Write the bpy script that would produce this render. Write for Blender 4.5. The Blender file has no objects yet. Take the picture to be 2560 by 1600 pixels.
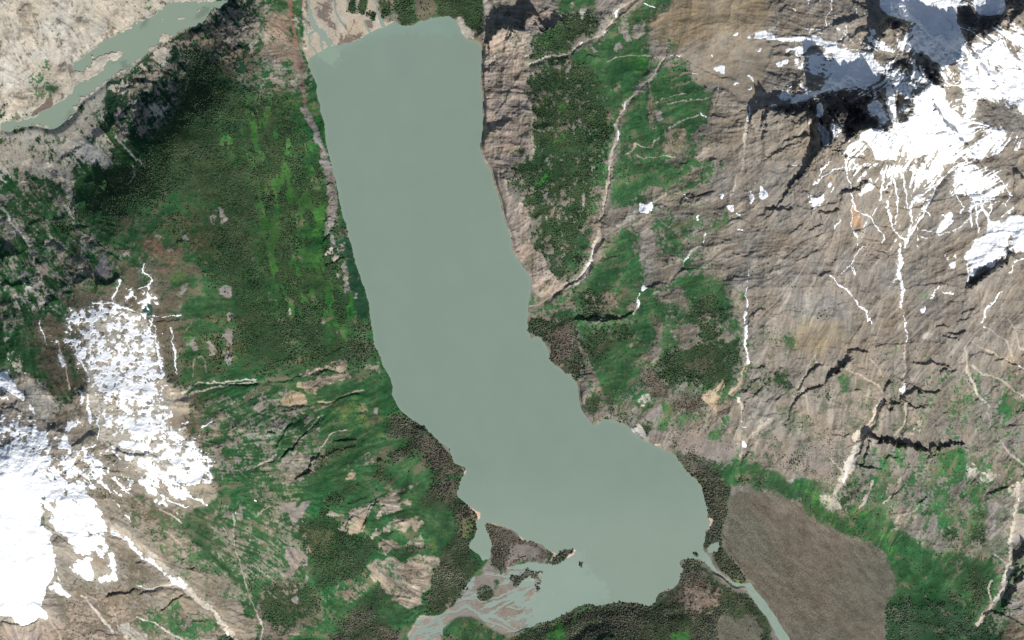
import bpy, math, random
import numpy as np
from mathutils import Vector

# ------------------------------------------------------------------ camera, sky, sun, exposure
MPP = 4.0                       # metres per map pixel (2560 x 1600 map pixels in the frame)
scene = bpy.context.scene
cam_data = bpy.data.cameras.new("camera")
cam_data.type = 'ORTHO'
cam_data.ortho_scale = 2560 * MPP
cam_data.clip_start = 10.0
cam_data.clip_end = 20000.0
cam = bpy.data.objects.new("camera", cam_data)
cam.location = (0, 0, 6000)
scene.collection.objects.link(cam)
scene.camera = cam

SUN_EL, SUN_X, SUN_Y = 42.0, 0.36, -0.93      # light from the south-south-east
world = bpy.data.worlds.new("World")
scene.world = world
world.use_nodes = True
wn = world.node_tree.nodes
wn.clear()
sky = wn.new('ShaderNodeTexSky')
sky.sky_type = 'NISHITA'
sky.sun_disc = False
sky.sun_elevation = math.radians(SUN_EL)
sky.sun_rotation = math.atan2(SUN_X, SUN_Y)
bg = wn.new('ShaderNodeBackground')
bg.inputs[1].default_value = 0.062
wo = wn.new('ShaderNodeOutputWorld')
world.node_tree.links.new(sky.outputs[0], bg.inputs[0])
world.node_tree.links.new(bg.outputs[0], wo.inputs[0])

sun_data = bpy.data.lights.new("sun", 'SUN')
sun_data.energy = 3.6
sun_data.angle = math.radians(0.5)
sun_data.color = (1.0, 0.98, 0.945)
sun = bpy.data.objects.new("sun", sun_data)
hl = math.hypot(SUN_X, SUN_Y)
ce, se = math.cos(math.radians(SUN_EL)), math.sin(math.radians(SUN_EL))
to_sun = Vector((SUN_X / hl * ce, SUN_Y / hl * ce, se))
sun.rotation_euler = to_sun.to_track_quat('Z', 'Y').to_euler()
sun.location = to_sun * 4000
scene.collection.objects.link(sun)

scene.view_settings.view_transform = 'Standard'
scene.view_settings.look = 'None'
scene.view_settings.gamma = 1.0
scene.view_settings.exposure = 0.30
LIT = 1.12                      # what a level white surface reads as at this light and exposure

# ------------------------------------------------------------------ grid and noise
STEP = 1.4
X0, Y0 = -110.0, -110.0
NX, NY = int((2560 + 220) / STEP), int((1600 + 220) / STEP)
gx = (X0 + np.arange(NX) * STEP).astype(np.float32)
gy = (Y0 + np.arange(NY) * STEP).astype(np.float32)
X, Y = np.meshgrid(gx, gy)
rng = np.random.default_rng(11)
LAT = rng.uniform(-1, 1, (512, 512)).astype(np.float32)


def vn(x, y, seed):
    """smooth value noise at any coordinates"""
    x = x + np.float32(seed * 37.17)
    y = y + np.float32(seed * 91.73)
    xi = np.floor(x).astype(np.int32)
    yi = np.floor(y).astype(np.int32)
    fx = x - xi
    fy = y - yi
    fx = fx * fx * (3 - 2 * fx)
    fy = fy * fy * (3 - 2 * fy)
    xa, ya = xi & 511, yi & 511
    xb, yb = (xi + 1) & 511, (yi + 1) & 511
    a, b = LAT[ya, xa], LAT[ya, xb]
    c, d = LAT[yb, xa], LAT[yb, xb]
    return (a + (b - a) * fx) * (1 - fy) + (c + (d - c) * fx) * fy


def fbm(scale, octv, seed, x=None, y=None, sx=1.0, ang=0.0, gain=0.5, ridged=False):
    """fractal noise about -1..1; sx > 1 stretches it along the angle (degrees, image y down)"""
    x = X if x is None else x
    y = Y if y is None else y
    if ang or sx != 1.0:
        c, s = math.cos(math.radians(ang)), math.sin(math.radians(ang))
        x, y = (x * c + y * s) / np.float32(sx), (-x * s + y * c)
    f, a, tot, out = np.float32(1.0 / scale), 1.0, 0.0, 0.0
    for o in range(octv):
        n = vn(x * f, y * f, seed + o * 5)
        if ridged:
            n = 1 - 2 * np.abs(n) ** np.float32(0.8)
        out = out + n * np.float32(a)
        tot += a * a
        a *= gain
        f = f * np.float32(2.03)
    return out / np.float32(math.sqrt(tot)) * np.float32(1.3)


def ss(a, b, v):
    t = np.clip((v - a) / (b - a), 0, 1)
    return t * t * (3 - 2 * t)


def box(a, r):
    """box blur of radius r cells, edges held"""
    if r < 1:
        return a
    for ax in (0, 1):
        pad = [(0, 0), (0, 0)]
        pad[ax] = (r + 1, r)
        c = np.cumsum(np.pad(a, pad, mode='edge'), axis=ax, dtype=np.float64)
        n = a.shape[ax]
        if ax == 0:
            a = ((c[2 * r + 1:2 * r + 1 + n] - c[:n]) / (2 * r + 1)).astype(np.float32)
        else:
            a = ((c[:, 2 * r + 1:2 * r + 1 + n] - c[:, :n]) / (2 * r + 1)).astype(np.float32)
    return a


def blur(a, px):
    r = max(0, int(round(px / STEP)))
    return box(box(a, r), r)


def srgb(c):
    c = np.asarray(c, dtype=np.float32) / 255.0
    return np.where(c <= 0.04045, c / 12.92, ((c + 0.055) / 1.055) ** 2.4) / LIT


def pts(tile, s):
    v = np.array([float(t) for t in s.replace(',', ' ').split()], dtype=np.float32).reshape(-1, 2)
    if tile == 'N':
        return v
    if tile == 'F':
        return v * np.float32(2560 / 2419.0)
    return v * np.float32(640 / 2419.0) + np.float32([640 * int(tile[0]), 400 * int(tile[1])])


def window(p, m):
    x0, y0 = p.min(0) - m
    x1, y1 = p.max(0) + m
    i0 = max(0, int((x0 - X0) / STEP)); i1 = min(NX, int((x1 - X0) / STEP) + 2)
    j0 = max(0, int((y0 - Y0) / STEP)); j1 = min(NY, int((y1 - Y0) / STEP) + 2)
    return (slice(j0, max(j0, j1)), slice(i0, max(i0, i1)))


def raster(p, w):
    """even-odd fill of polygon p on the grid window w"""
    h, n = w[0].stop - w[0].start, w[1].stop - w[1].start
    acc = np.zeros((h, n + 1), np.int32)
    ys = gy[w[0]]
    for k in range(len(p)):
        (xa, ya), (xb, yb) = p[k], p[(k + 1) % len(p)]
        if ya == yb:
            continue
        lo, hi = (ya, yb) if ya < yb else (yb, ya)
        r = np.nonzero((ys >= lo) & (ys < hi))[0]
        if len(r) == 0:
            continue
        xc = xa + (ys[r] - ya) * (xb - xa) / (yb - ya)
        ci = np.clip(np.ceil((xc - gx[w[1].start]) / STEP).astype(np.int32), 0, n)
        np.add.at(acc, (r, ci), 1)
    return (np.cumsum(acc, 1)[:, :n] & 1).astype(np.float32)


# wandering coordinates make traced outlines ragged the way rock and scrub are
unit = lambda n: (n / n.std()).astype(np.float32)
N1 = unit(fbm(26, 4, 1, gain=.6))
N2 = unit(fbm(26, 4, 2, gain=.6))
NF = unit(fbm(8, 3, 3, gain=0.75))
NG = unit(fbm(8, 3, 6, gain=0.75))
NM = unit(fbm(55, 4, 4))
N4 = unit(fbm(4.2, 2, 8, gain=.8))
WX = X + 1.7 * N1 + .9 * NF
WY = Y + 1.7 * N2 + .9 * NG
SI = (2.6 * N1 + 1.7 * NF + 1.2 * N4) / STEP          # index shifts for a ragged copy of a filled outline
SJ = (2.6 * N2 + 1.7 * NG + 1.2 * np.roll(N4, 40, 1)) / STEP
EDGE = None                                # raggedness field, set once the fall lines are known


def poly_mask(tile, s, f=5.0, a=0.8, hard=0.10):
    """mask of a traced outline: f = softness in map pixels, a = raggedness"""
    p = pts(tile, s).copy()
    # outlines that touch the frame edge run on past it
    p[:, 0] = np.where(p[:, 0] < 3, X0 - 5, np.where(p[:, 0] > 2557, 2560 - X0 + 5, p[:, 0]))
    p[:, 1] = np.where(p[:, 1] < 3, Y0 - 5, np.where(p[:, 1] > 1597, 1600 - Y0 + 5, p[:, 1]))
    w = window(p, 2.5 * f + 14)
    if w[0].stop <= w[0].start or w[1].stop <= w[1].start:
        return w, None
    m = raster(p, w)
    k = min(1.6, a)
    j, i = np.mgrid[0:m.shape[0], 0:m.shape[1]]
    m = m[np.clip((j + k * SJ[w]).astype(np.int32), 0, m.shape[0] - 1), np.clip((i + k * SI[w]).astype(np.int32), 0, m.shape[1] - 1)]
    m = blur(m, f)
    v = m + .17 * a * EDGE[w] * np.minimum(1, 5 * m) - .26 * max(0, a - 1.3) * np.minimum(1, m * 2)
    return w, ss(0.5 - hard, 0.5 + hard, v)


def line_field(p, w, warp=1.0):
    """distance, side (right of travel > 0) and run 0..1 for a polyline"""
    x = X[w] + (WX[w] - X[w]) * np.float32(warp)
    y = Y[w] + (WY[w] - Y[w]) * np.float32(warp)
    best = np.full(x.shape, 1e9, np.float32)
    side = np.zeros_like(best)
    run = np.zeros_like(best)
    seg = np.hypot(*(p[1:] - p[:-1]).T)
    tot = max(1e-6, float(seg.sum()))
    at = 0.0
    for k in range(len(p) - 1):
        ax, ay = p[k]
        dx, dy = p[k + 1] - p[k]
        L2 = max(1e-6, float(dx * dx + dy * dy))
        t = np.clip(((x - ax) * dx + (y - ay) * dy) / L2, 0, 1)
        ex, ey = x - (ax + t * dx), y - (ay + t * dy)
        d = np.hypot(ex, ey)
        u = d < best
        best = np.where(u, d, best)
        side = np.where(u, np.sign(dx * ey - dy * ex), side)
        run = np.where(u, (at + t * seg[k]) / tot, run)
        at += float(seg[k])
    return best, side, run


def line_mask(tile, s, w0, w1=None, warp=0.8, thin=1.0):
    w1 = w0 if w1 is None else w1
    p = pts(tile, s)
    p = np.where(np.abs(p) < 2, p - 30, p)
    p[:, 1] = np.where(p[:, 1] > 1597, 1630, p[:, 1])
    p[:, 0] = np.where(p[:, 0] > 2557, 2590, p[:, 0])
    w = window(p, max(w0, w1) + 8)
    if w[0].stop <= w[0].start or w[1].stop <= w[1].start:
        return w, None
    d, _, run = line_field(p, w, warp)
    half = (w0 + (w1 - w0) * run) * 0.5 * thin * (1 + 0.32 * NM[w] + .28 * NG[w])
    return w, 1 - ss(-0.9, 0.9, d - half)

# ------------------------------------------------------------------ traced outlines
# coordinates: 'N' map pixels; 'F' the whole picture 2419 wide; 'cr' one of 4 x 4 picture tiles, 2419 wide each
LAKE = [('10', "485 620 500 545 560 520 620 480 690 440 760 425 800 428 820 405 900 395 985 365 1020 335 1080 310 1130 275 1200 262 1280 225 1320 195 1350 225 1420 242 1500 235 1550 200 1640 185 1740 160 1830 150 1880 190 1920 240 1950 320 2000 375 2080 390 2130 430 2135 500 2122 600 2120 800 2140 900 2150 1000 2140 1060 2145 1250 2120 1330 2115 1400 2140 1480"),
 ('11', "2165 10 2225 110 2260 240 2300 370 2320 480 2350 590 2385 680 2415 760"),
 ('21', "0 830 10 880 60 940 100 1020 150 1060 175 1110 178 1200 165 1300 155 1380 148 1500"),
 ('22', "150 100 165 150 180 205 195 170 230 150 265 165 310 230 350 320 355 380 420 440 510 512 565 500 600 570 625 650 625 740 640 800 680 890 765 1000 830 965 870 930 960 945 1040 975 1100 1000 1140 1060 1200 1110 1290 1155 1360 1190 1440 1225 1520 1260 1580 1330 1640 1410 1700 1470 1745 1510"),
 ('23', "1765 20 1800 90 1820 190 1845 280 1840 350 1868 390 1850 460 1820 480 1820 560 1800 600 1800 660 1820 690 1760 745 1690 740 1640 745 1585 750 1580 790 1600 830 1600 890 1585 940 1555 980 1510 1020 1450 1030 1390 1065 1365 1105 1345 1160 1310 1190 1255 1195 1200 1165 1160 1150 1080 1155 990 1150 900 1165 800 1185 750 1165 640 1190 560 1225 490 1265 430 1295 350 1330 230 1350 210 1300 190 1260 200 1200 170 1130 230 1050 205 960 215 1020 238 1090 250 1080 265 990 290 880 310 845 240 855 190 850 160 820 100 835 30 830 30 800 90 795 150 785 230 785 330 800 380 800 440 790 470 765 540 730 590 700 590 680 615 660 580 645 470 660 430 690 370 670 330 655 270 600 200 585 120 570 100 540 60 505 0 465"),
 ('13', "2415 460 2300 420 2200 393 2155 410 2170 470 2210 540 2230 610 2210 660 2215 720 2180 755 2135 760 2105 700 2060 670 2010 640 2020 600 2065 530 2080 460 2070 410 2095 370 2120 360 2118 310 2060 270 2000 240 1950 195 1905 160 1900 120 1915 60 1925 0"),
 ('12', "1950 1490 1990 1420 1975 1385 1920 1370 1865 1340 1850 1290 1810 1200 1730 1150 1680 1095 1620 1045 1590 1005 1500 975 1440 910 1370 850 1320 780 1285 700 1285 620 1275 550 1240 490 1195 430 1180 370 1160 310 1120 250 1110 170 1095 80 1085 0"),
 ('11', "1075 1490 1060 1340 1030 1230 990 1130 960 1030 930 930 905 820 880 740 860 670 855 600 825 540 800 450 780 330 760 230 735 130 700 0"),
 ('10', "690 1460 660 1340 640 1200 630 1110 600 1040 605 990 580 920 575 800 545 730 520 670")]
WEST_RIVER = ('00', "0 1160 180 1130 280 1135 380 1060 490 990 600 960 640 900 700 820 780 765 900 715 960 690 1010 620 1040 540 1120 560 1160 490 1130 480 1000 500 880 570 860 600 760 670 680 670 640 640 760 555 820 500 870 450 960 390 1080 340 1180 300 1240 240 1330 190 1400 150 1480 130 1560 60 1640 20 1760 10 2220 0 2130 60 2000 80 1940 160 1880 230 1820 270 1700 260 1640 310 1540 320 1500 400 1420 440 1380 500 1260 580 1180 650 1080 670 1000 740 940 800 840 870 760 930 710 1000 690 1080 620 1160 540 1200 460 1220 380 1190 280 1175 180 1180 80 1220 0 1260")
OUTLET = ('23', "1690 735 1740 700 1800 690 1830 690 1860 720 1900 810 1960 880 2050 940 2130 970 2250 975 2300 1040 2380 1130 2419 1190 2479 1270 2549 1390 2640 1530 2660 1600 2560 1600 2519 1512 2419 1310 2330 1210 2250 1090 2200 1010 2100 1000 1990 920 1890 860 1830 790 1770 745")
OUTLET_POND = ('23', "1850 680 1840 650 1880 610 1955 585 1955 640 1930 680")
TARN = ('01', "1365 1395 1392 1385 1412 1437 1335 1430")
ISLETS = [('23', "1710 680 1740 680 1780 720 1720 715"), ('23', "1555 708 1577 712 1567 737"), ('23', "655 770 672 765 670 830 690 862 676 862 645 830 630 800")]
# channels of the two deltas, carved below lake level: tile, width, width, line
CHANNELS = [('10', 9, 8, "510 -40 505 120 540 240 600 300 660 370 700 440"), ('10', 4, 3, "560 270 500 330 510 400 560 470 590 530"), ('10', 4, 4, "610 320 610 400 640 490"), ('10', 2, 2, "440 100 465 220 480 330"),
 ('10', 5, 4, "1120 -40 1140 110 1190 190 1205 250"), ('10', 3, 2, "1080 315 1050 250 1020 190"), ('10', 2.2, 2, "715 -20 750 110 800 190 850 240"), ('10', 2, 2, "560 270 620 280 700 400 740 425"),
 ('13', 6, 5, "1720 1290 1800 1245 1900 1240 1980 1200 2060 1225 2120 1285 2220 1280 2320 1320 2440 1400"), ('13', 7, 5, "1720 1290 1755 1360 1765 1440 1790 1500 1850 1600"), ('13', 3, 3, "1960 1130 2080 1125 2120 1150 2220 1120 2330 1090 2450 1040"),
 ('13', 4, 5, "2180 900 2300 900 2380 930 2470 900"), ('13', 3, 3, "2200 1270 2300 1200 2380 1160 2470 1120"), ('13', 4, 4, "1720 1290 1650 1360 1500 1460 1420 1530"), ('23', 7, 8, "-30 825 30 825 90 815 150 795 240 800"),
 ('23', 4, 4, "-40 1100 40 1080 130 1070 210 1000"), ('23', 4, 5, "-40 1190 60 1220 130 1190 180 1180"), ('23', 3, 3, "-40 1290 60 1330 130 1290 200 1270"), ('23', 4, 6, "-40 1425 60 1425 140 1410 200 1380 240 1340"), ('13', 3, 3, "2050 1225 2160 1330 2260 1360 2419 1420 2480 1430")]

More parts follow.
